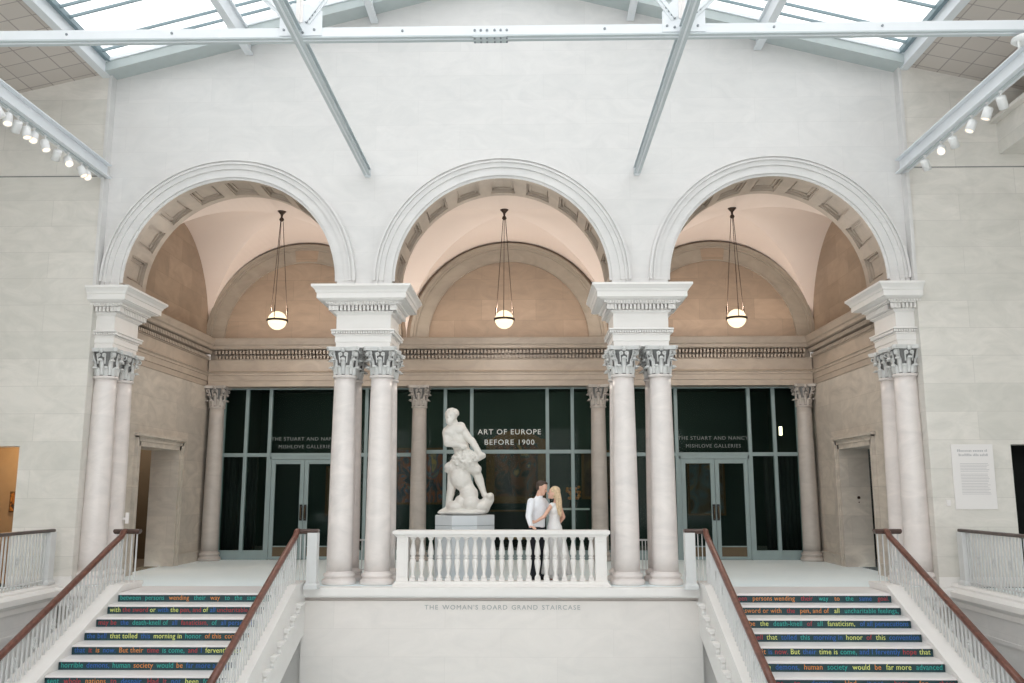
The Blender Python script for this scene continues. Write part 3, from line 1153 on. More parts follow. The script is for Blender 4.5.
def picture(x0, x1, z0, z1, mat, label, fw=.1, y=27.0, arch=False):
    t = thing('framed_painting', label, 'painting', ((x0 + x1) / 2, y, z0), 'paintings behind the glass', world=True)
    f = MB()
    f.box(x0 - fw, x0, y - .12, y - .005, z0 - fw, z1 + fw); f.box(x1, x1 + fw, y - .12, y - .005, z0 - fw, z1 + fw)
    f.box(x0, x1, y - .12, y - .005, z0 - fw, z0); f.box(x0, x1, y - .12, y - .005, z1, z1 + fw)
    if arch:
        f.prism([(x0 - .12, z1 + fw), (x1 + .12, z1 + fw), (x1 * .5 + x0 * .5 + .45, z1 + .30), ((x0 + x1) / 2, z1 + .42), (x1 * .5 + x0 * .5 - .45, z1 + .30)], y - .16, y - .005)
        f.box(x0 - .25, x0 - fw, y - .18, y - .005, z0 - fw, z1 + fw); f.box(x1 + fw, x1 + .25, y - .18, y - .005, z0 - fw, z1 + fw)
        f.box(x0 - .3, x1 + .3, y - .22, y - .005, z0 - .2, z0 - fw)
    f.build('picture_frame', M['gilt'], t)
    MB().box(x0, x1, y - .05, y - .01, z0, z1).build('canvas', mat, t)


picture(-.55, .75, 1.45, 3.05, painting_mat('altar_painting', [(.01, .012, .01), (.03, .03, .02), (.14, .05, .02), (.03, .05, .05), (.28, .18, .08)], 2.4, 1),
        'large dark framed altarpiece behind the central glass', .12, arch=True)
picture(-3.5, -2.1, 1.28, 2.85, painting_mat('crowd_painting', [(.01, .02, .03), (.05, .06, .08), (.30, .08, .03), (.05, .10, .16), (.40, .28, .12)], 3.4, 5),
        'colourful crowded painting behind the glass left of the statue', .06)
picture(2.15, 3.4, 1.45, 2.75, painting_mat('brown_painting', [(.02, .012, .01), (.06, .03, .02), (.09, .05, .03), (.12, .07, .03)], 2.0, 9),
        'dark brown framed painting behind the glass right of the couple', .08)
picture(-5.6, -5.0, .95, 2.3, painting_mat('figure_painting', [(.02, .015, .01), (.15, .09, .04), (.28, .2, .1), (.04, .04, .04)], 2.6, 13),
        'dim painting seen through the left pair of glass doors', .06)
picture(5.3, 6.3, .95, 2.4, painting_mat('ruin_painting', [(.02, .02, .015), (.12, .07, .035), (.10, .14, .16), (.25, .16, .08)], 2.2, 17),
        'dim painting seen through the right pair of glass doors', .06)
t = thing('console_shelf', 'dark shelf with gilt edge below the central painting', 'shelf', (0, 26.5, 0), world=True)
MB().box(-1.2, 1.2, 26.3, 26.75, 1.02, 1.06).build('shelf_top', M['gilt'], t)
MB().box(-1.15, 1.15, 26.35, 26.75, 0, 1.02).build('shelf_body', M['black'], t)
t = thing('display_table', 'white-topped table behind the glass right of the woman', 'table', (1.75, 24, 0), world=True)
MB().box(1.28, 2.08, 23.7, 24.3, 1.12, 1.16).build('table_top', M['plaque'], t)
for sx in (1.33, 2.03):
    for sy in (23.75, 24.25):
        MB().box(sx - .02, sx + .02, sy - .02, sy + .02, 0, 1.12).build('leg', M['black'], t)
t = thing('flower_vase', 'orange flowers in a dark vase on the white-topped table', 'vase', (1.66, 24, 1.16), world=True)
MB().lathe([(.05, 1.16), (.10, 1.22), (.11, 1.30), (.05, 1.38), (.07, 1.41)], 16, (1.66, 24, 0)).build('vase', M['bronze'], t)
random.seed(3)
pr = []
for i in range(26):
    a = random.uniform(0, 2 * PI); rr = random.uniform(.02, .2); zz = random.uniform(1.4, 1.72)
    pr.append(('e', (1.66 + rr * math.cos(a), 24 + rr * math.sin(a) * .8, zz), (.045, .045, .04)))
    pr.append(('c', (1.66, 24, 1.36), .008, (1.66 + rr * math.cos(a), 24 + rr * math.sin(a) * .8, zz), .008))
blob('flowers', pr, plain('orange_petals', (.55, .22, .07), .7, noise=.6, scale=18), t, .018, 1).location = (-1.66, -24, -1.16)
for x, lb in ((-1.62, 'honey-coloured gallery bench seen between balusters left of the pedestal'), (0.12, 'honey-coloured gallery bench seen between balusters beside the man')):
    t = thing('gallery_bench', lb, 'bench', (x, 24, 0), 'gallery benches', world=True)
    MB().box(x - .42, x + .42, 23.8, 24.3, .36, .46).build('seat', M['bench'], t)
    for sx in (-.36, .36):
        MB().box(x + sx - .04, x + sx + .04, 23.85, 24.25, 0, .36).build('leg', M['bench'], t)
t = tag(MB().box(6.74, 6.81, 22.2, 22.25, 2.98, 3.2).build('wall_light', M['exitlight']), 'small lit panel behind the upper glass at far right', 'lamp')
for x, lb in ((-6.75, 'black curtain behind the glass in the far left side window'), (6.75, 'black curtain behind the glass in the far right side window')):
    cv = MB()
    vs = []; m = 40
    for i in range(m + 1):
        xx = x - .42 + .84 * i / m
        yy = 22.3 + .05 * math.sin(i * 1.25)
        vs += [(xx, yy, .02), (xx, yy, 2.5), (xx, yy + .02, 2.5), (xx, yy + .02, .02)]
    fs = []
    for i in range(m):
        for k in range(4):
            l = (k + 1) % 4
            fs.append((i * 4 + k, (i + 1) * 4 + k, (i + 1) * 4 + l, i * 4 + l))
    fs += [(0, 1, 2, 3), (m * 4 + 3, m * 4 + 2, m * 4 + 1, m * 4)]
    cv.add(vs, fs, True)
    tag(cv.build('curtain', M['dark']), lb, 'curtain', 'black curtains')

# ------------------------------------------------------------------ pendant lamps
for c, side in zip((-5.02, -.04, 5.01), ('left', 'central', 'right')):
    t = thing('pendant_lamp', 'glowing globe pendant with dark band hanging in the %s arch' % side, 'lamp', (c, 18.9, 5.31), 'globe pendants of the loggia', world=True)
    z = 5.31
    MB().lathe([(.0, 7.85), (.10, 7.845), (.10, 7.80), (.03, 7.72), (.02, 7.66), (.04, 7.64), (.055, 7.60), (.03, 7.57), (.0, 7.56)][::-1], 16, (c, 18.9, 0), cap=False).build('canopy', M['bronze'], t)
    MB().lathe([(.001, z - .205), (.06, z - .196), (.11, z - .173), (.155, z - .134), (.186, z - .085), (.202, z - .03), (.202, z + .03), (.186, z + .085), (.155, z + .134), (.11, z + .173), (.06, z + .196), (.001, z + .205)], 32, (c, 18.9, 0), cap=False).build('globe', M['globe'], t)
    MB().lathe([(.2, z - .022), (.23, z - .022), (.23, z + .022), (.2, z + .022)], 32, (c, 18.9, 0), cap=False).build('band', M['bronze'], t)
    point('pendant_bulb', (c, 18.9, z), 115, (1, .91, .82), .05)
    rods = MB()
    for k in range(3):
        a = 2 * PI * k / 3 + .5
        rods.cyl((c + .22 * math.cos(a), 18.9 + .22 * math.sin(a), z), (c + .03 * math.cos(a), 18.9 + .03 * math.sin(a), 7.6), .007, n=6)
        rods.cyl((c + .22 * math.cos(a), 18.9 + .22 * math.sin(a), z + .0), (c + .218 * math.cos(a), 18.9 + .218 * math.sin(a), z + .3), .009, n=6)
    rods.build('suspension_rods', M['bronze'], t)

# ------------------------------------------------------------------ balustrade
t = thing('balustrade', 'carved white marble balustrade between the two central piers', 'balustrade', (0, 15.85, 0), world=True)
MB().rings((-1.81, 1.81, 15.72, 15.98), [(.07, 0), (.07, .035), (.05, .045), (.045, .06), (.02, .078)]).build('plinth', M['white'], t)
MB().rings((-1.81, 1.81, 15.74, 15.96), [(.03, .83), (.03, .845), (.055, .86), (.06, .875), (.08, .885), (.08, .935), (.06, .945)]).build('rail', M['white'], t)
for x in (-1.73, 1.73):
    q = MB(); q.box(x - .10, x + .10, 15.735, 15.965, .07, .835); q.box(x - .108, x + .108, 15.727, 15.973, .07, .11); q.box(x - .075, x + .075, 15.728, 15.74, .16, .72)
    q.box(x - .03, x + .03, 15.728, 15.74, .75, .77)
    q.build('post', M['white'], t, bevel=.005)
bal_m = MB()
bal_m.box(-.05, .05, -.05, .05, .14, .185)
bal_m.lathe([(.045, .185), (.05, .195), (.047, .21), (.028, .235), (.024, .25), (.038, .32), (.052, .40), (.055, .45), (.048, .475), (.03, .485), (.045, .495), (.05, .505), (.045, .515), (.03, .525), (.045, .54), (.055, .56), (.052, .61), (.038, .69), (.025, .765), (.03, .775), (.042, .785), (.045, .80), (.045, .81)], 16)
bal_m.box(-.05, .05, -.05, .05, .81, .835)
bal_m.v = [(p[0], p[1], .075 + (p[2] - .14) * (.76 / .695)) for p in bal_m.v]
bm_ = bal_m.mesh('baluster'); bm_.materials.append(M['white'])
for i in range(21):
    o = link('baluster', bm_, None, t)
    o.location = (-1.555 + i * .156, 0, 0)
# ------------------------------------------------------------------ staircases
Y0, HR, RUN = 14.71, .145, .345
XI, XO = 3.58, 6.22
lines_L = [
    [('between', 'teal'), ('persons', 'teal'), ('wending', 'orange'), ('their', 'teal'), ('way', 'orange'), ('to', 'teal'), ('the', 'teal'), ('same', 'teal'), ('goal.', 'teal')],
    [('with', 'yellow'), ('the sword', 'red'), ('or', 'yellow'), ('with', 'blue'), ('the', 'yellow'), ('pen, and', 'red'), ('of', 'yellow'), ('all', 'blue'), ('uncharitable', 'red'), ('feelings', 'red')],
    [('may be', 'red'), ('the', 'blue'), ('death-knell of', 'teal'), ('all', 'blue'), ('fanaticism,', 'red'), ('of', 'teal'), ('all persecutions', 'blue')],
    [('the bell', 'blue'), ('that tolled', 'yellow'), ('this', 'blue'), ('morning in', 'yellow'), ('honor', 'teal'), ('of this', 'orange'), ('convention', 'orange')],
    [('that', 'blue'), ('it', 'red'), ('is', 'orange'), ('now.', 'blue'), ('But their', 'orange'), ('time', 'red'), ('is come,', 'teal'), ('and', 'red'), ('I', 'blue'), ('fervently', 'yellow'), ('hope', 'yellow')],
    [('horrible', 'teal'), ('demons,', 'blue'), ('human', 'teal'), ('society', 'orange'), ('would', 'teal'), ('be', 'orange'), ('far more advanced', 'blue')],
    [('sent', 'teal'), ('whole', 'red'), ('nations', 'orange'), ('to', 'red'), ('despair.', 'blue'), ('Had', 'red'), ('it', 'red'), ('not', 'blue'), ('been', 'yellow'), ('for these', 'teal')],
]
lines_R = [
    [('between', 'red'), ('persons wending', 'orange'), ('their', 'red'), ('way', 'teal'), ('to', 'orange'), ('the', 'teal'), ('same', 'blue'), ('goal.', 'red')],
    [('the', 'blue'), ('sword or with', 'orange'), ('the', 'red'), ('pen, and of', 'orange'), ('all', 'yellow'), ('uncharitable feelings,', 'teal')],
    [('may be', 'orange'), ('the', 'yellow'), ('death-knell', 'teal'), ('of', 'red'), ('all', 'teal'), ('fanaticism,', 'yellow'), ('of all persecutions', 'blue')],
    [('the bell', 'red'), ('that', 'yellow'), ('tolled', 'blue'), ('this', 'teal'), ('morning in', 'blue'), ('honor', 'yellow'), ('of', 'red'), ('this', 'yellow'), ('convention', 'blue')],
    [('that it', 'orange'), ('is', 'blue'), ('now.', 'red'), ('But', 'yellow'), ('their', 'blue'), ('time is', 'yellow'), ('come,', 'teal'), ('and I', 'blue'), ('fervently', 'blue'), ('hope', 'red'), ('that', 'yellow')],
    [('these', 'yellow'), ('demons,', 'blue'), ('human', 'orange'), ('society', 'teal'), ('would', 'yellow'), ('be', 'orange'), ('far more', 'yellow'), ('advanced', 'teal')],
    [('nations', 'red'), ('to', 'red'), ('despair.', 'blue'), ('Had', 'orange'), ('it not', 'blue'), ('been', 'red'), ('for', 'orange'), ('these', 'red')],
]
for s, lines, side in ((-1, lines_L, 'left'), (1, lines_R, 'right')):
    XO = 6.22 if s < 0 else 6.29
    t = thing('staircase', 'white marble staircase with dark lettered risers on the %s' % side, 'staircase', (s * 4.9, 14.7, 0), 'grand staircase flights', world=True)
    xa, xb = sorted((s * XI, s * XO))
    MB().box(xa, xb, Y0 - .025, 15.698, -.035, .0).build('top_landing', M['tread'], t)
    for k in range(12):
        y = Y0 - k * RUN; z = -k * HR
        rz = MB().box(xa, xb, y - .002, y + .3, z - HR, z - .03).build('riser', M['riser'], t)
        MB().box(xa, xb, y - RUN - .03, y + .01, z - HR - .032, z - HR).build('tread', M['tread'], t)
        if k < 7:
            words = lines[k]
            ms = [text_mesh(w, 1.0, 1.05) for w, c in words]
            size = .094
            tot = sum(m[1] for m in ms) * size
            avail = (xb - xa) - .12
            if tot > avail * .88:
                size *= avail * .88 / tot; tot = avail * .88
            gap = (avail - tot) / (len(words) - 1)
            x = xa + .06
            for (w, c), (me, wd, xm) in zip(words, ms):
                m2 = me.copy()
                m2.transform(Matrix.Diagonal((size, .105, 1, 1)))
                m2.transform(Matrix.Rotation(R(90), 4, 'X'))
                m2.transform(Matrix.Translation((x - xm * size, y - .004, z - .113)))
                link('riser_word', m2, M['t_' + c], rz)
                x += wd * size + gap
    # stringers
    for xs0, xs1, inner in ((3.35, 3.60, True), (XO - .02, XO + .34, False)):
        a, b = sorted((s * xs0, s * xs1))
        yt, ye = 14.80, 14.80 - 12 * RUN
        ztop = .10
        sl = HR / RUN
        ze = ztop - 12 * HR
        st = MB()
        st.prism([(15.54, ztop), (15.54, -.78), (15.35, -.82), (ye, ze - 1.0), (ye, ze), (yt, ztop)], a, b, 'yz')
        sto = st.build('stringer', M['white'], t)
        cp = MB()
        for (e, h0, h1) in ((.03, -.045, .012), (.015, -.09, -.045)):
            cp.prism([(15.56, ztop + h1), (15.56, ztop + h0), (yt, ztop + h0), (ye, ze + h0), (ye, ze + h1), (yt, ztop + h1)], a - e, b + e, 'yz')
        cp.build('stringer_cap', M['white'], sto)
        if inner:
            for k in range(11):
                yb = 15.02 - k * RUN; zb = -.20 - k * HR
                xx = s * xs0
                br = MB()
                br.box(xx, xx - s * .11, yb - .10, yb + .11, zb - .035, zb)
                br.box(xx, xx - s * .08, yb - .09, yb + .10, zb - .075, zb - .035)
                br.lathe([(.055, 0), (.055, .06)], 14, (xx, yb - .02, zb - .125), axis=(-s, 0, 0))
                br.build('bracket', M['white'], sto, bevel=.004)


def rail_bar(mb, pts, w, h):
    for a, b in zip(pts[:-1], pts[1:]):
        mb.obox(a, b, w, h)
    for p in pts[1:-1]:
        mb.box(p[0] - w / 2, p[0] + w / 2, p[1] - w / 2, p[1] + w / 2, p[2] - h / 2, p[2] + h / 2)


def moulded_rail(pts, w=.092, h=.082):
    """wooden handrail with rounded section swept along pts"""
    mb = MB()
    sec = []
    for k in range(12):
        a = 2 * PI * k / 12
        sec.append((w / 2 * math.copysign(abs(math.cos(a)) ** .6, math.cos(a)), h / 2 * math.copysign(abs(math.sin(a)) ** .6, math.sin(a))))
    vs = []
    for i, p in enumerate(pts):
        p = Vector(p)
        d = (Vector(pts[min(i + 1, len(pts) - 1)]) - Vector(pts[max(i - 1, 0)])).normalized()
        side = d.cross(Vector((0, 0, 1))).normalized(); up = side.cross(d)
        for (a, b) in sec:
            vs.append(p + side * a + up * b)
    n = 12
    fs = []
    for i in range(len(pts) - 1):
        for k in range(n):
            l = (k + 1) % n
            fs.append((i * n + k, i * n + l, (i + 1) * n + l, (i + 1) * n + k))
    fs.append(tuple(range(n))); fs.append(tuple((len(pts) - 1) * n + k for k in reversed(range(n))))
    mb.add(vs, fs, True)
    return mb


def medallion():
    mb = MB()
    for k in range(12):
        a0, a1 = 2 * PI * k / 12, 2 * PI * (k + 1) / 12
        mb.obox((0, .036 * math.cos(a0), .05 * math.sin(a0)), (0, .036 * math.cos(a1), .05 * math.sin(a1)), .02, .016, up=(1, 0, 0))
    mb.lathe([(.0, -.014), (.02, 0), (.0, .014)], 8, (0, 0, 0), axis=(1, 0, 0), cap=False)
    mb.obox((0, 0, .05), (0, 0, .075), .018, .018, up=(1, 0, 0)); mb.obox((0, 0, -.05), (0, 0, -.075), .018, .018, up=(1, 0, 0))
    m = mb.mesh('medallion'); m.materials.append(M['picket'])
    return m


med_m = medallion()
_pk = {}


def picket_mesh(h):
    h = round(h, 3)
    if h not in _pk:
        m = MB().box(-.009, .009, -.014, .014, 0, h).mesh('picket')
        m.materials.append(M['picket'])
        _pk[h] = m
    return _pk[h]


sl = HR / RUN
for s, side in ((-1, 'left'), (1, 'right')):
    for xr, nm in ((3.45, 'inner'), (6.41 if s < 0 else 6.48, 'outer')):
        x = s * xr
        t = thing('stair_railing', 'brown wooden handrail on thin grey bars, %s side of the %s staircase' % (nm, side), 'railing', (x, 15.3, .1), 'staircase railings', world=True)
        hz = lambda y: .93 if y > 15.15 else .70 + (y - Y0) * sl
        pts = [(x, 15.30, .955), (x, 15.24, .955), (x, 15.19, .935)]
        y = 15.14
        pts += [(x, 15.14, hz(15.14) - .01)]
        y = 14.9
        while y > 10.9:
            pts.append((x, y, hz(y))); y -= .4
        moulded_rail(pts).build('handrail', M['wood'], t)
        # level return piece across the top
        if nm == 'inner':
            MB().rings((min(x, s * 3.12), max(x, s * 3.12), 15.25, 15.33), [(.0, .905), (.015, .92), (.025, .955), (.015, .985)]).build('handrail_return', M['wood_dark'], t)
            nw = MB(); nw.box(s * 3.10, s * 3.27, 15.20, 15.38, .0, .925); nw.rings((min(s * 3.10, s * 3.27), max(s * 3.10, s * 3.27), 15.2, 15.38), [(.03, 0), (.03, .07), (.01, .1)])
            nw.build('newel_post', M['picket'], t, bevel=.006)
            for q in (.0, .07):
                MB().box(s * (3.33 + q) - .006, s * (3.33 + q) + .006, 15.28, 15.30, .1, .93).build('picket', M['picket'], t)
        else:
            MB().rings((min(x - .17, x + .23), max(x - .17, x + .23), 15.25, 15.33), [(.0, .905), (.015, .92), (.025, .955), (.015, .985)]).build('handrail_return', M['wood_dark'], t)
            for k in range(5):
                xx = x - .14 + k * .085
                MB().box(xx - .009, xx + .009, 15.28, 15.30, .1, .93).build('picket', M['picket'], t)
        k = 0
        y = 15.2
        while y > 11.0:
            zb = .10 if y > 14.80 else .10 + (y - 14.80) * sl
            zt = hz(y) - .03
            o = link('picket', picket_mesh(.60 if y < 14.78 else zt - zb), None, t)
            if y < 14.78:
                zb = hz(y) - .62
            o.location = (0, y - 15.3, zb - .1)
            if k % 4 == 2:
                o = link('medallion', med_m, None, t)
                o.location = (0, y - .056 - 15.3, (zb + zt) / 2 - .1 + .0)
            k += 1
            y -= .112
# side gallery railings
for s, side in ((-1, 'left'), (1, 'right')):
    x = s * (7.76 if s < 0 else 7.81)
    t = thing('gallery_railing', 'dark handrail over thin grey bars along the %s side gallery' % side, 'railing', (x, 15.4, .06), 'side gallery railings', world=True)
    moulded_rail([(x, 15.46, .955), (x, 12, .955), (x, 9.0, .955)], .10, .06).build('handrail', M['wood_dark'], t)
    nw = MB(); nw.box(x - .07, x + .07, 15.28, 15.46, .06, .93); nw.rings((x - .07, x + .07, 15.28, 15.46), [(.03, .06), (.03, .10), (0, .14)])
    nw.build('newel_post', M['picket'], t, bevel=.006)
    MB().box(x - .02, x + .02, 9, 15.3, .12, .14).build('bottom_bar', M['picket'], t)
    for k in range(64):
        o = link('picket', picket_mesh(.86), None, t)
        o.location = (0, 15.24 - k * .096 - 15.4, .06 - .06)
        if k % 5 == 3:
            o = link('medallion', med_m, None, t)
            o.location = (0, 15.24 - k * .096 - .048 - 15.4, .44)

# little guard rails between the rear columns
for s, side in ((-1, 'left'), (1, 'right')):
    t = thing('guard_rail', 'low white guard rail between the columns of the %s pier' % side, 'railing', (s * 2.55, 16.95, 0), 'guard rails behind the piers', world=True)
    MB().box(s * 2.2, s * 2.9, 16.93, 16.97, .70, .73).build('top_bar', M['steel'], t)
    MB().box(s * 2.2, s * 2.9, 16.94, 16.96, .16, .18).build('bottom_bar', M['steel'], t)
    for q in (2.52, 2.6, 2.66):
        MB().box(s * q - .008, s * q + .008, 16.94, 16.96, .0, .71).build('upright', M['steel'], t)

# ------------------------------------------------------------------ small wall things
t = thing('wall_text_panel', 'white printed text panel on the wall right of the arcade', 'sign', (8.23, VO, 1.3), world=True)
MB().box(7.87, 8.59, VO - .03, VO - .002, 1.30, 2.42).build('panel', M['plaque'], t, bevel=.004)
ink = MB()
random.seed(5)
for zz, xs, xe in ((2.29, 7.97, 8.48), (2.215, 7.99, 8.47)):      # two blurred heading lines
    x = xs
    while x < xe:
        w = random.uniform(.012, .026)
        ink.box(x, x + w, VO - .032, VO - .030, zz, zz + random.choice((.028, .028, .042)))
        x += w + (.008 if random.random() > .15 else .024)
for blk, (z0, n_) in enumerate(((2.08, 6), (1.90, 6), (1.74, 8))):
    for i in range(n_):
        z = z0 - i * .026
        ink.box(8.0, 8.0 + random.uniform(.45, .5), VO - .032, VO - .030, z, z + .007)
ink.build('print_lines', M['ink'], t)
tag(MB().box(7.72, 7.79, VO - .03, VO, 1.36, 1.46).build('wall_switch', M['plaque'], bevel=.004), 'small white wall switch left of the text panel', 'switch')
t = thing('intercom', 'small dark call buttons on the reveal of the right side door', 'intercom', (7.6, 19.7, 1.4), world=True)
MB().lathe([(.035, 0), (.03, .02)], 14, (7.68, 19.69, 1.47), axis=(0, -1, 0)).build('speaker', M['bronze'], t)
MB().lathe([(.014, 0), (.012, .015)], 10, (7.68, 19.69, 1.37), axis=(0, -1, 0)).build('button', M['bronze'], t)
tag(MB().box(-7.04, -6.98, 16.62, 16.64, 1.03, 1.23).box(-7.02, -7.0, 16.615, 16.62, 1.06, 1.17).box(-7.1, -7.0, 16.64, 16.65, 1.1, 1.14).build('notice_card', M['plaque']),
    'small white notice card on the rear column at the far left corner', 'sign')

# ------------------------------------------------------------------ pedestal and statue
t = thing('statue_pedestal', 'pale blue-grey faceted pedestal under the marble statue', 'pedestal', (-.765, 17.5, 0))
o8 = [(.615 * math.cos(PI / 8 + k * PI / 4 + .06), (.615) * math.sin(PI / 8 + k * PI / 4 + .06)) for k in range(8)]
mb = MB(); mb.prism(o8, 0, .97, 'xy'); mb.build('pedestal_body', M['pedestal'], t, bevel=.006)
mb = MB(); mb.prism([(a * .995, b * .995) for a, b in o8], .97, .978, 'xy'); mb.build('joint', M['bar'], t)
mb = MB(); mb.prism(o8, .978, 1.16, 'xy'); mb.build('pedestal_top', M['pedestal'], t, bevel=.006)

Q = 17.45
st = [
    # man: head, beard, neck, torso
    ('e', (-1.06, Q - .08, 3.08), (.118, .13, .14), (0, .2, 0)),
    ('e', (-1.09, Q - .15, 2.975), (.075, .08, .09)),
    ('e', (-1.05, Q - .05, 3.13), (.135, .145, .10)),
    ('e', (-1.11, Q - .215, 3.06), (.018, .025, .035)), ('e', (-1.09, Q - .20, 3.10), (.06, .02, .015)),
    ('c', (-1.04, Q - .05, 3.03), .075, (-1.0, Q, 2.90), .09),
    ('e', (-.995, Q - .02, 2.78), (.20, .17, .17), (0, .25, 0)),
    ('e', (-1.08, Q - .12, 2.76), (.12, .08, .10)), ('e', (-.90, Q - .13, 2.80), (.12, .08, .10)),
    ('c', (-.98, Q, 2.75), .19, (-.86, Q, 2.46), .155),
    ('c', (-.86, Q, 2.46), .155, (-.82, Q, 2.30), .17),
    # his right arm hanging across to the right
    ('e', (-.88, Q - .05, 2.86), (.10, .105, .11)),
    ('c', (-.87, Q - .06, 2.85), .09, (-.68, Q - .14, 2.60), .068),
    ('c', (-.66, Q - .14, 2.60), .075, (-.50, Q - .2, 2.36), .048),
    ('e', (-.45, Q - .2, 2.31), (.075, .06, .055)),
    # left arm bent across the waist
    ('e', (-1.15, Q - .06, 2.76), (.085, .1, .11)),
    ('c', (-1.16, Q - .07, 2.76), .08, (-1.12, Q - .16, 2.54), .072),
    ('c', (-1.12, Q - .16, 2.54), .075, (-.88, Q - .28, 2.50), .055),
    ('e', (-.80, Q - .28, 2.47), (.08, .05, .055)),
    # figure held down, curly head and drapery
    ('e', (-.78, Q - .12, 2.22), (.235, .20, .19)),
    ('c', (-.92, Q - .08, 2.20), .14, (-1.14, Q - .05, 2.02), .05),
    ('e', (-1.08, Q - .05, 2.10), (.12, .12, .09), (0, -.5, 0)),
    ('c', (-.60, Q - .1, 2.26), .11, (-.43, Q - .15, 2.30), .06),
    ('c', (-.70, Q - .1, 2.12), .14, (-.55, Q - .1, 2.04), .10),
    # back / thigh mass running down right
    ('c', (-.93, Q - .05, 2.02), .17, (-.72, Q - .08, 1.62), .155),
    ('e', (-.86, Q - .1, 1.86), (.2, .19, .24), (0, -.45, 0)),
    ('e', (-.70, Q - .12, 1.56), (.18, .17, .20), (0, -.3, 0)),
    # straight leg at left
    ('c', (-1.02, Q + .02, 1.98), .115, (-1.05, Q, 1.66), .085),
    ('c', (-1.05, Q, 1.66), .082, (-1.07, Q, 1.56), .085),
    ('c', (-1.07, Q, 1.56), .08, (-1.12, Q, 1.30), .05),
    ('c', (-1.12, Q, 1.28), .05, (-1.26, Q - .06, 1.225), .035),
    # striding leg at right
    ('c', (-.66, Q, 2.10), .115, (-.55, Q - .02, 1.95), .085),
    ('c', (-.55, Q - .02, 1.95), .085, (-.50, Q - .0, 1.82), .09),
    ('c', (-.50, Q, 1.82), .088, (-.41, Q + .0, 1.56), .052),
    ('c', (-.41, Q, 1.55), .055, (-.28, Q - .08, 1.50), .038),
    # rocky base
    ('e', (-.78, Q, 1.22), (.46, .36, .075)),
    ('e', (-.95, Q - .1, 1.32), (.18, .2, .12)),
    ('e', (-.86, Q - .12, 1.42), (.12, .15, .12)),
    ('e', (-.66, Q - .15, 1.40), (.17, .17, .17)),
    ('e', (-.48, Q, 1.33), (.2, .26, .13)),
    ('c', (-.42, Q, 1.32), .13, (-.31, Q, 1.47), .10),
    ('e', (-.29, Q - .05, 1.52), (.075, .13, .07)),
    ('e', (-1.18, Q - .02, 1.21), (.14, .14, .045)),
]
random.seed(11)
for i in range(110):   # curls
    a = random.uniform(0, 2 * PI); b = random.uniform(-1, 1)
    st.append(('e', (-.78 + .235 * math.cos(a) * math.sqrt(1 - b * b), Q - .14 + .19 * math.sin(a) * math.sqrt(1 - b * b), 2.22 + .19 * b), (.034, .034, .03)))
for i in range(40):
    a = random.uniform(0, 2 * PI); b = random.uniform(-.1, 1)
    st.append(('e', (-1.05 + .13 * math.cos(a) * math.sqrt(1 - b * b), Q - .05 + .14 * math.sin(a) * math.sqrt(1 - b * b), 3.12 + .11 * b), (.024, .024, .022)))
t = thing('marble_statue', 'white marble statue of a man wrestling another figure on a rock', 'statue', (-.78, 17.5, 1.16))
o = blob('figure_group', st, M['statue'], t, .013, 1, .007)
o.location = (.80, -17.5, -1.16)

# ------------------------------------------------------------------ people


def hand(wrist, dirv, palm_n, size=1.0, curl=.5, thumb=1):
    """palm with four unequal curled fingers and a thumb; returns prims"""
    w = Vector(wrist); d = Vector(dirv).normalized(); nrm = Vector(palm_n).normalized()
    side = d.cross(nrm).normalized()
    pr = []
    pc = w + d * .045 * size
    for q in (-.026, -.009, .009, .026):
        pr.append(('c', w + side * q * .6 * size, .013 * size, w + d * .085 * size + side * q * size, .0115 * size))
    for q, L in ((-.030, .065), (-.010, .078), (.010, .072), (.029, .058)):
        p = w + d * .088 * size + side * q * size
        a = 0.0
        for seg, fr in ((0, .42), (1, .32), (2, .26)):
            a += curl * (.6 if seg == 0 else .8)
            dd = (d * math.cos(a) + nrm * math.sin(a)).normalized()
            p2 = p + dd * L * fr * size
            pr.append(('c', p, .0088 * size, p2, .0080 * size)); p = p2
    p = w + d * .02 * size - side * .025 * size * thumb
    p2 = p + (d * .7 - side * thumb * .75 + nrm * .2).normalized() * .035 * size
    p3 = p2 + (d * .95 - side * thumb * .2 + nrm * .35).normalized() * .03 * size
    pr.append(('c', p, .012 * size, p2, .010 * size)); pr.append(('c', p2, .010 * size, p3, .0085 * size))
    return pr


def head(c, face, up, k=1.0):
    """head ellipsoids; face = facing direction"""
    c = Vector(c); f = Vector(face).normalized(); u = Vector(up).normalized(); sd = f.cross(u).normalized(); u = sd.cross(f)

    def P(a, b, z): return c + (f * a + sd * b + u * z) * k
    yaw = math.atan2(f.y, f.x)
    rot = (0, -math.asin(max(-1, min(1, f.z))), yaw)
    pr = [('e', P(0, 0, .025), (.098 * k, .076 * k, .10 * k), rot), ('e', P(.03, 0, -.045), (.066 * k, .058 * k, .075 * k), rot),
          ('c', P(.075, 0, .0), .012 * k, P(.112, 0, -.03), .0135 * k), ('e', P(.065, 0, -.098), (.028 * k, .03 * k, .022 * k), rot),
          ('e', P(.08, 0, .018), (.02 * k, .05 * k, .012 * k), rot)]
    for b in (-1, 1):
        pr.append(('e', P(-.005, b * .078, -.01), (.02 * k, .010 * k, .032 * k), rot))
        pr.append(('e', P(.06, b * .035, -.035), (.025 * k, .022 * k, .022 * k), rot))
    return pr, P, rot


def face_bits(P, rot, par, k=1.0):
    for b in (-1, 1):
        blob('eye', [('e', P(.086, b * .03, -.002), (.007, .011, .006), rot)], M['eye'], par, .002, 0)
    blob('lips', [('e', P(.094, 0, -.066), (.010, .022, .008), rot)], M['lips'], par, .003, 1)


# --- man
man = thing('person', 'man in a white shirt and black trousers leaning to kiss the woman', 'person', (.62, 16.36, 0), world=True)


def wm(o, par):
    o.location = tuple(-c for c in par.location)
    return o


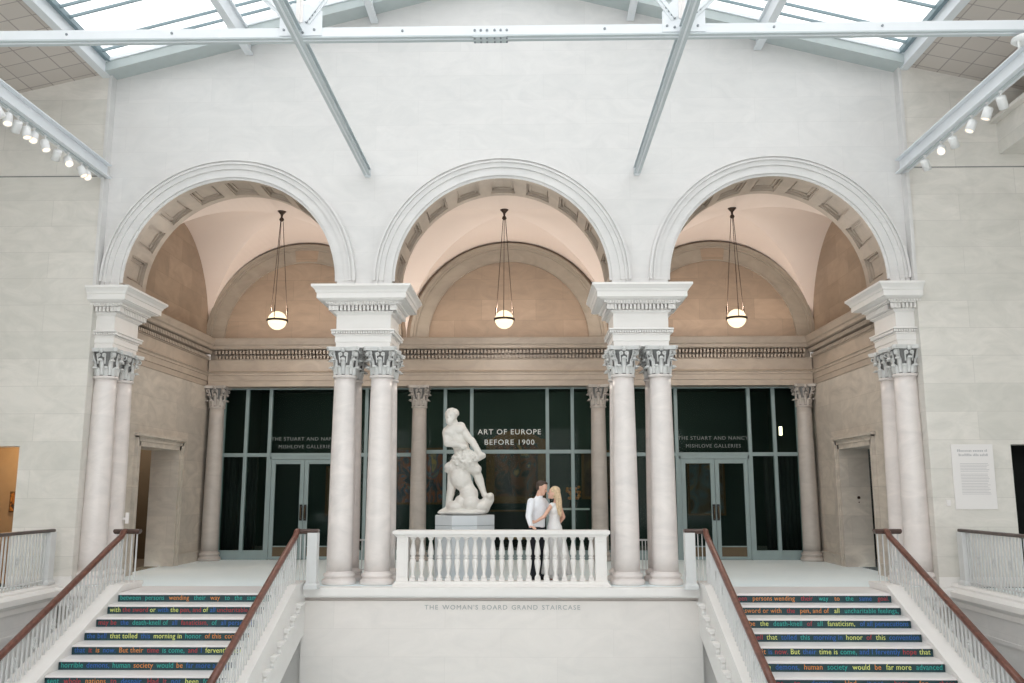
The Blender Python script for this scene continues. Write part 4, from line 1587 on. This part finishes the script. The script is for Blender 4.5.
hp, HP, rot = head((.715, 16.36, 1.675), (.93, -.20, -.30), (.25, 0, .97))
RS, LS = Vector((.525, 16.22, 1.43)), Vector((.745, 16.53, 1.43))
RE, RW = Vector((.475, 16.08, 1.18)), Vector((.515, 15.96, 1.005))
LE, LWr = Vector((.90, 16.60, 1.20)), Vector((1.03, 16.47, 1.16))
body = hp + [('c', (.69, 16.365, 1.60), .055, (.65, 16.37, 1.47), .062),
             ('e', (.64, 16.37, 1.34), (.11, .17, .16), (0, 0, R(-35))), ('c', (.635, 16.375, 1.3), .125, (.62, 16.38, 1.0), .12),
             ('c', RS, .05, RE, .042), ('c', RE, .042, RW, .027), ('c', LS, .05, LE, .042), ('c', LE, .042, LWr, .027),
             ('c', (.57, 16.32, .95), .08, (.56, 16.30, .52), .055), ('c', (.56, 16.30, .52), .055, (.55, 16.30, .1), .038),
             ('c', (.68, 16.47, .95), .08, (.70, 16.46, .52), .055), ('c', (.70, 16.46, .52), .055, (.69, 16.46, .1), .038)]
body += hand(RW, (.42, -.75, -.12), (0, -.15, -1), 1.0, .3, 1)
body += hand(LWr, (.5, -.75, -.1), (-.7, -.5, 0), 1.0, .3, -1)
wm(blob('body', body, M['skin'], man, .006, 2), man)
shirt = [('e', (.64, 16.372, 1.36), (.135, .205, .15), (0, 0, R(-35))), ('e', (.645, 16.37, 1.43), (.10, .185, .07), (0, 0, R(-35))),
         ('c', (.64, 16.375, 1.32), .155, (.625, 16.38, .99), .145), ('e', (.625, 16.38, 1.0), (.14, .165, .07), (0, 0, R(-35))),
         ('c', RS, .072, RE, .056), ('c', RE, .056, RW - (RW - RE) * .02, .036), ('c', LS, .072, LE, .056), ('c', LE, .056, LWr, .04),
         ('c', (.655, 16.37, 1.47), .075, (.67, 16.368, 1.515), .066)]
wm(blob('shirt', shirt, M['shirt'], man, .008, 3, .004), man)
tr = [('e', (.62, 16.385, .95), (.15, .175, .09), (0, 0, R(-35))), ('c', (.57, 16.32, .9), .105, (.56, 16.30, .52), .08), ('c', (.56, 16.30, .52), .08, (.55, 16.30, .10), .062),
      ('c', (.68, 16.46, .9), .105, (.70, 16.46, .52), .08), ('c', (.70, 16.46, .52), .08, (.69, 16.46, .10), .062), ('c', (.62, 16.385, 1.0), .135, (.62, 16.385, .9), .15)]
wm(blob('trousers', tr, M['trousers'], man, .010, 3), man)
wm(blob('shoe', [('c', (.54, 16.31, .045), .042, (.70, 16.24, .035), .033)], M['black'], man, .008, 1), man)
wm(blob('shoe', [('c', (.68, 16.47, .045), .042, (.84, 16.40, .035), .033)], M['black'], man, .008, 1), man)
hr = [('e', HP(-.022, 0, .055), (.092, .082, .078), rot), ('e', HP(-.05, 0, .005), (.058, .074, .065), rot), ('c', HP(.06, .03, .105), .024, HP(.05, -.035, .105), .024),
      ('e', HP(.03, 0, .105), (.06, .06, .03), rot)]
wm(blob('hair', hr, M['hair_m'], man, .007, 1, .006), man)
for b in (-1, 1):
    wm(blob('eye', [('e', HP(.088, b * .03, -.002), (.006, .011, .006), rot)], M['eye'], man, .002, 0), man)

# --- woman
wom = thing('person', 'woman in a long white sleeveless dress with long blonde hair', 'person', (.95, 16.38, 0), world=True)
hp, HP, rot = head((.935, 16.35, 1.58), (-.93, .16, .22), (.22, -.05, .95), .93)
LS, RS = Vector((.895, 16.25, 1.375)), Vector((1.035, 16.50, 1.375))
LE, LWr = Vector((.755, 16.13, 1.17)), Vector((.60, 16.12, 1.075))
RE, RW = Vector((1.115, 16.44, 1.15)), Vector((1.00, 16.53, .99))
body = hp + [('c', (.985, 16.365, 1.49), .042, (.97, 16.37, 1.38), .047), ('e', (.965, 16.375, 1.30), (.085, .14, .13), (0, 0, R(-30))),
             ('c', (.965, 16.375, 1.28), .095, (.94, 16.38, 1.08), .085), ('c', (.94, 16.38, 1.08), .085, (.94, 16.39, .92), .12),
             ('c', LS, .038, LE, .032), ('c', LE, .034, LWr, .022), ('c', RS, .040, RE, .034), ('c', RE, .034, RW, .022),
             ('c', (.89, 16.33, .88), .08, (.90, 16.33, .48), .05), ('c', (.90, 16.33, .48), .05, (.91, 16.33, .09), .03),
             ('c', (.99, 16.45, .88), .08, (1.0, 16.45, .48), .05), ('c', (1.0, 16.45, .48), .05, (1.0, 16.45, .09), .03)]
body += hand(LWr, (-.9, .15, -.15), (.1, .6, -.5), .88, .4, 1)
body += hand(RW, (-.6, .3, -.5), (-.3, -.8, 0), .88, .4, -1)
wm(blob('body', body, M['skin'], wom, .006, 2), wom)
dr = [('e', (.965, 16.375, 1.30), (.10, .155, .12), (0, 0, R(-30))), ('c', LS + Vector((0, 0, -.01)), .05, RS + Vector((0, 0, -.01)), .05), ('c', (.965, 16.375, 1.30), .095, (.94, 16.38, 1.09), .10), ('c', (.94, 16.38, 1.09), .10, (.945, 16.39, .93), .145),
      ('c', (.945, 16.39, .93), .15, (.965, 16.40, .55), .19), ('c', (.965, 16.40, .60), .18, (.985, 16.40, .22), .225),
      ('c', (.92, 16.28, 1.36), .022, (.90, 16.30, 1.28), .03), ('c', (1.01, 16.47, 1.36), .022, (1.01, 16.47, 1.28), .03)]
for k in range(12):
    a = 2 * PI * k / 12
    dr.append(('c', (.96 + .14 * math.cos(a), 16.40 + .14 * math.sin(a), .85), .03, (.985 + .25 * math.cos(a), 16.40 + .2 * math.sin(a), .17), .04))
wm(blob('dress', dr, M['dress'], wom, .011, 3), wom)
wm(blob('shoe', [('c', (.93, 16.30, .05), .03, (.82, 16.27, .03), .026), ('c', (.94, 16.31, .04), .02, (.94, 16.31, .01), .01)], M['shoe'], wom, .007, 1), wom)
wm(blob('shoe', [('c', (1.02, 16.44, .05), .03, (.91, 16.47, .03), .026), ('c', (1.03, 16.44, .04), .02, (1.03, 16.44, .01), .01)], M['shoe'], wom, .007, 1), wom)
hr = [('e', HP(-.02, 0, .055), (.098, .082, .085), rot), ('e', HP(-.05, 0, -.01), (.065, .076, .09), rot),
      ('c', (1.01, 16.33, 1.55), .058, (1.045, 16.29, 1.36), .042), ('c', (1.045, 16.29, 1.36), .042, (1.05, 16.27, 1.17), .02),
      ('c', (1.00, 16.28, 1.53), .032, (1.00, 16.25, 1.34), .024), ('c', (1.00, 16.25, 1.34), .024, (1.02, 16.25, 1.20), .014),
      ('c', (1.03, 16.37, 1.52), .036, (1.07, 16.34, 1.30), .024)]
wm(blob('hair', hr, M['hair_w'], wom, .007, 1, .007), wom)
for b in (-1, 1):
    wm(blob('eye', [('e', HP(.088, b * .03, -.002), (.006, .010, .005), rot)], M['eye'], wom, .002, 0), wom)

# ------------------------------------------------------------------ roof: skylight, tile ceilings, steelwork
YN, YF = -5.9, 15.86
sk = sempty('window_4')
GZ = .25
for s in (-1, 1):
    # glass in long panes between glazing bars
    ys = []
    y = 15.15
    k = 0
    while y > YN:
        ys.append(y); y -= (.33 if k % 2 == 0 else .85); k += 1
    bars = MB()
    for y in ys:
        bars.obox((0, y, gable(0) + GZ - .02), (s * 7.45, y, gable(7.45) + GZ - .02), .03, .05)
    bars.build('glazing_bar', M['bar'], sk)
    MB().add([(0, YN, gable(0) + GZ + .02), (s * 7.5, YN, gable(7.5) + GZ + .02), (s * 7.5, YF, gable(7.5) + GZ + .02), (0, YF, gable(0) + GZ + .02),
              (0, YN, gable(0) + GZ + .03), (s * 7.5, YN, gable(7.5) + GZ + .03), (s * 7.5, YF, gable(7.5) + GZ + .03), (0, YF, gable(0) + GZ + .03)],
             [(0, 1, 2, 3), (4, 5, 6, 7), (0, 1, 5, 4), (1, 2, 6, 5), (2, 3, 7, 6), (3, 0, 4, 7)]).build('skylight_pane', M['skyglass'], sk)
    # curb along the gable wall
    cb_ = MB()
    q = [(0, gable(0)), (s * 7.5, gable(7.5)), (s * 7.5, gable(7.5) + GZ), (0, gable(0) + GZ)]
    cb_.prism(q if s > 0 else q[::-1], 15.46, 15.86)
    cb_.build('curb', M['curb'], sk)
    q = [(0, gable(0) + GZ - .07), (s * 7.5, gable(7.5) + GZ - .07), (s * 7.5, gable(7.5) + GZ), (0, gable(0) + GZ)]
    MB().prism(q if s > 0 else q[::-1], 15.43, 15.46).build('curb_cap', M['steel'], sk)
    # side beam at the skylight edge
    MB().box(s * 7.50, s * 7.66, YN, 15.84, 9.44, 9.56).box(s * 7.50, s * 7.56, YN, 15.84, 9.56, 9.70).build('edge_beam', M['steel'], sk)
    MB().box(s * 7.42, s * 7.50, YN, 15.84, 9.66, 9.76).build('edge_rim', M['bar'], sk)
    # sloping tile ceiling
    nm = 'ceiling_left' if s < 0 else 'ceiling_right'
    q = [(s * 7.6, gable(7.6) + .0), (s * 12.2, gable(12.2)), (s * 12.2, gable(12.2) + .2), (s * 7.6, gable(7.6) + .2)]
    struct(nm, MB().prism(q if s > 0 else q[::-1], YN - .3, VO + .02), M['tiles'])
    # purlins under the glass
    for xp in (2.48, 4.90):
        x = s * xp
        g = gable(xp)
        o = MB().box(x - .07, x + .07, YN, 15.84, g - .20, g - .16).box(x - .025, x + .025, YN, 15.84, g - .16, g + .18).box(x - .07, x + .07, YN, 15.84, g + .16, g + .20).build('roof_purlin', M['steel'])
        tag(o, 'white steel purlin under the skylight, %s one on the %s slope' % ('upper' if xp < 3 else 'lower', 'left' if s < 0 else 'right'), 'beam', 'purlins under the skylight')
    # long beams running from the wall over the hall
    x = s * 2.53
    t = thing('steel_beam', 'slender grey steel beam running from the wall, %s of centre' % ('left' if s < 0 else 'right'), 'beam', (x, 15.8, 7.42), 'slender roof beams', world=True)
    MB().box(x - .062, x + .062, -5.9, 15.8, 7.475, 7.495).box(x - .02, x + .02, -5.9, 15.8, 7.495, 7.59).box(x - .062, x + .062, -5.9, 15.8, 7.59, 7.61).build('beam_body', M['steel_grey'], t)
    MB().box(x - .012, x + .012, -5.9, 15.8, 7.467, 7.475).build('cable_channel', M['steel'], t)
    MB().box(x - .05, x + .05, 15.78, 15.87, 7.46, 7.64).build('wall_bracket', M['steel'], t)

# truss across the hall
t = thing('roof_truss', 'white bolted steel roof truss spanning the hall', 'truss', (0, 10.7, 7.5), world=True)
ty, tz = 10.72, 7.50
tb = MB()
tb.box(-12, 12, ty - .012, ty + .012, 7.50, 7.64)
tb.build('tie_web', M['steel'], t)
MB().box(-12, 12, ty - .03, ty + .12, 7.485, 7.505).box(-12, 12, ty + .0, ty + .10, 7.62, 7.64).build('tie_flange', M['steel_grey'], t)
MB().box(-12, 12, ty + .03, ty + .05, 7.478, 7.485).build('tie_rib', M['steel'], t)
# bottom splice plate at the middle
MB().box(-.22, .22, ty - .04, ty + .13, 7.47, 7.485).build('splice_plate', M['steel_grey'], t)
bolt_f = MB().lathe([(.018, 0), (.015, .014)], 8, (0, 0, 0), axis=(0, -1, 0)).mesh('bolt')
bolt_d = MB().lathe([(.014, 0), (.012, .014)], 8, (0, 0, 0), axis=(0, 0, -1)).mesh('bolt')
bolt_f.materials.append(M['bolt']); bolt_d.materials.append(M['bolt'])


def bolt(me, p):
    o = link('bolt', me, None, t)
    o.location = Vector(p) - t.location


for i in range(6):
    xx = -.2 + i * .08 + (.02 if i > 2 else 0)
    bolt(bolt_f, (xx, ty - .012, 7.575))
    for yy in (ty - .005, ty + .095):
        bolt(bolt_d, (xx, yy, 7.47))
for xx in (-5.6, -4.2, -1.15, 1.5, 3.7, 5.1):
    bolt(bolt_f, (xx, ty - .012, 7.58))
for s in (-1, 1):
    x = s * 2.51
    MB().prism([(x - .26, 7.52), (x + .30, 7.52), (x + .30, 7.86), (x + .1, 7.98), (x - .1, 7.98), (x - .26, 7.80)], ty - .03, ty - .015).build('gusset_plate', M['steel'], t)
    for (dx, top_x, zt) in ((-.06, x - 2.7, gable(abs(x - 2.7)) - .0), (.06, x + 2.7, gable(abs(x + 2.7))), (0, x, gable(abs(x)))):
        b = MB()
        w_ = .10 if dx else .09
        b.obox((x + dx * 1.6, ty - .035, 7.70), (top_x, ty - .035, zt + .1), w_, .02, up=(0, 1, 0))
        b.obox((x + dx * 1.6, ty - .055, 7.70), (top_x, ty - .055, zt + .1), .02, .03, up=(0, 1, 0))
        b.build('truss_web_member', M['steel'] if dx else M['plaque'], t)
    for (px, pz) in ((-.2, 7.60), (.2, 7.60), (-.1, 7.58), (.05, 7.56)):
        bolt(bolt_f, (x + px, ty - .03, pz))
    for sg in (-1, 1):
        d = Vector((sg * 2.6, 0, gable(abs(x + sg * 2.7)) - 7.6)).normalized()
        for i in range(4):
            p = Vector((x + sg * .1, ty - .045, 7.70)) + d * (i * .06)
            bolt(bolt_f, p)
for s in (-1, 1):
    MB().obox((0, ty, gable(0) - .05), (s * 11.9, ty, gable(7.5) - .05 - 4.4 * .235), .12, .16).build('top_chord', M['steel'], t)

# lighting beams along both sides with spotlights
yspots_L = [12.30, 12.58, 12.84, 13.08, 13.30, 13.62, 14.02, 14.36, 14.82, 15.02]
lit_L = [1, 1, 1, 0, 1, 1, 1, 0, 1, 1]
lit_L = [1, 1, 0, 1, 1, 1, 0, 1, 1, 1]
yspots_R = [14.90, 14.33, 13.73, 13.34, 12.81, 12.40, 12.02]
yspots_R = [14.33 + .5, 14.05, 13.55, 13.0, 12.62, 12.18]
yspots_R = [14.75, 14.13, 13.73, 13.10, 12.62, 12.24]
lit_R = [0, 1, 0, 1, 1, 0]
ordn = ['first', 'second', 'third', 'fourth', 'fifth', 'sixth', 'seventh', 'eighth', 'ninth', 'tenth']
for s, ys, lits, side in ((-1, sorted(yspots_L, reverse=True), lit_L[::-1], 'left'), (1, yspots_R, lit_R, 'right')):
    x = s * (7.46 if s < 0 else 7.40)
    zb = 7.43 if s < 0 else 7.41
    t = thing('lighting_beam', 'white steel beam carrying spotlights along the %s side' % side, 'beam', (x, 15.5, zb), 'lighting beams', world=True)
    MB().box(x - .10, x + .10, -5.9, V - .0 + .2, zb, zb + .025).box(x - .012, x + .012, -5.9, V + .2, zb, zb + .26).box(x - .09, x + .09, -5.9, V + .2, zb + .25, zb + .27).build('beam_body', M['steel'], t)
    MB().box(x - .02, x + .02, -5.9, V - .1, zb - .03, zb).build('lighting_track', M['steel_grey'], t)
    random.seed(21 if s < 0 else 22)
    for k, (y, lit) in enumerate(zip(ys, lits)):
        a = random.uniform(-.9, .9)
        b = random.uniform(.25, .8)
        d = Vector((-s * math.sin(b) * math.cos(a), math.sin(b) * math.sin(a) * 1.2 - .12, -math.cos(b))).normalized()
        if not lit:
            d = Vector((s * .45, .45, -.75)).normalized()
        c = Vector((x, y, zb - .16))
        q = thing('track_spotlight', '%s white track spotlight, %s from the wall on the %s beam' % ('lit' if lit else 'unlit', ordn[k], side), 'spotlight', (x, y, zb - .03), 'spotlights on the side beams', world=True)
        MB().cyl((x, y, zb - .03), (x, y, zb - .13), .008).cyl((x, y, zb - .03), (x, y, zb - .045), .025).build('stem', M['spot'], q)
        p0 = c - d * .05; p1 = c + d * .13
        ho = MB().lathe([(.03, 0), (.064, .008), (.068, .02), (.068, .19), (.062, .19), (.056, .17), (.0, .17)], 18, p0, axis=d).build('housing', M['spot'], q)
        ho.name = 'housing'
        MB().lathe([(.055, .171), (.055, .177)], 16, p0, axis=d).build('lens', M['lens'] if lit else M['steel_grey'], ho)
# cluster of detectors on the right beam
t = thing('detector_cluster', 'white round fixture with small hanging probes under the truss at far right', 'fixture', (6.95, 10.78, 7.4), world=True)
MB().lathe([(.03, 0), (.13, .01), (.16, .04), (.15, .07), (.06, .09)], 24, (6.95, 10.78, 7.36)).build('housing', M['spot'], t)
for (a, b) in ((-.10, -.03), (-.03, -.08), (.08, -.06), (.03, .05)):
    MB().cyl((6.95 + a, 10.78 + b, 7.37), (6.95 + a, 10.78 + b, 7.26), .014, n=10).build('probe', M['spot'], t)
MB().cyl((6.95, 10.78, 7.42), (6.95, 10.78, 7.485), .04, n=10).build('mount', M['spot'], t)

for o in bpy.data.objects:
    if '_w' in o.keys():
        del o['_w']
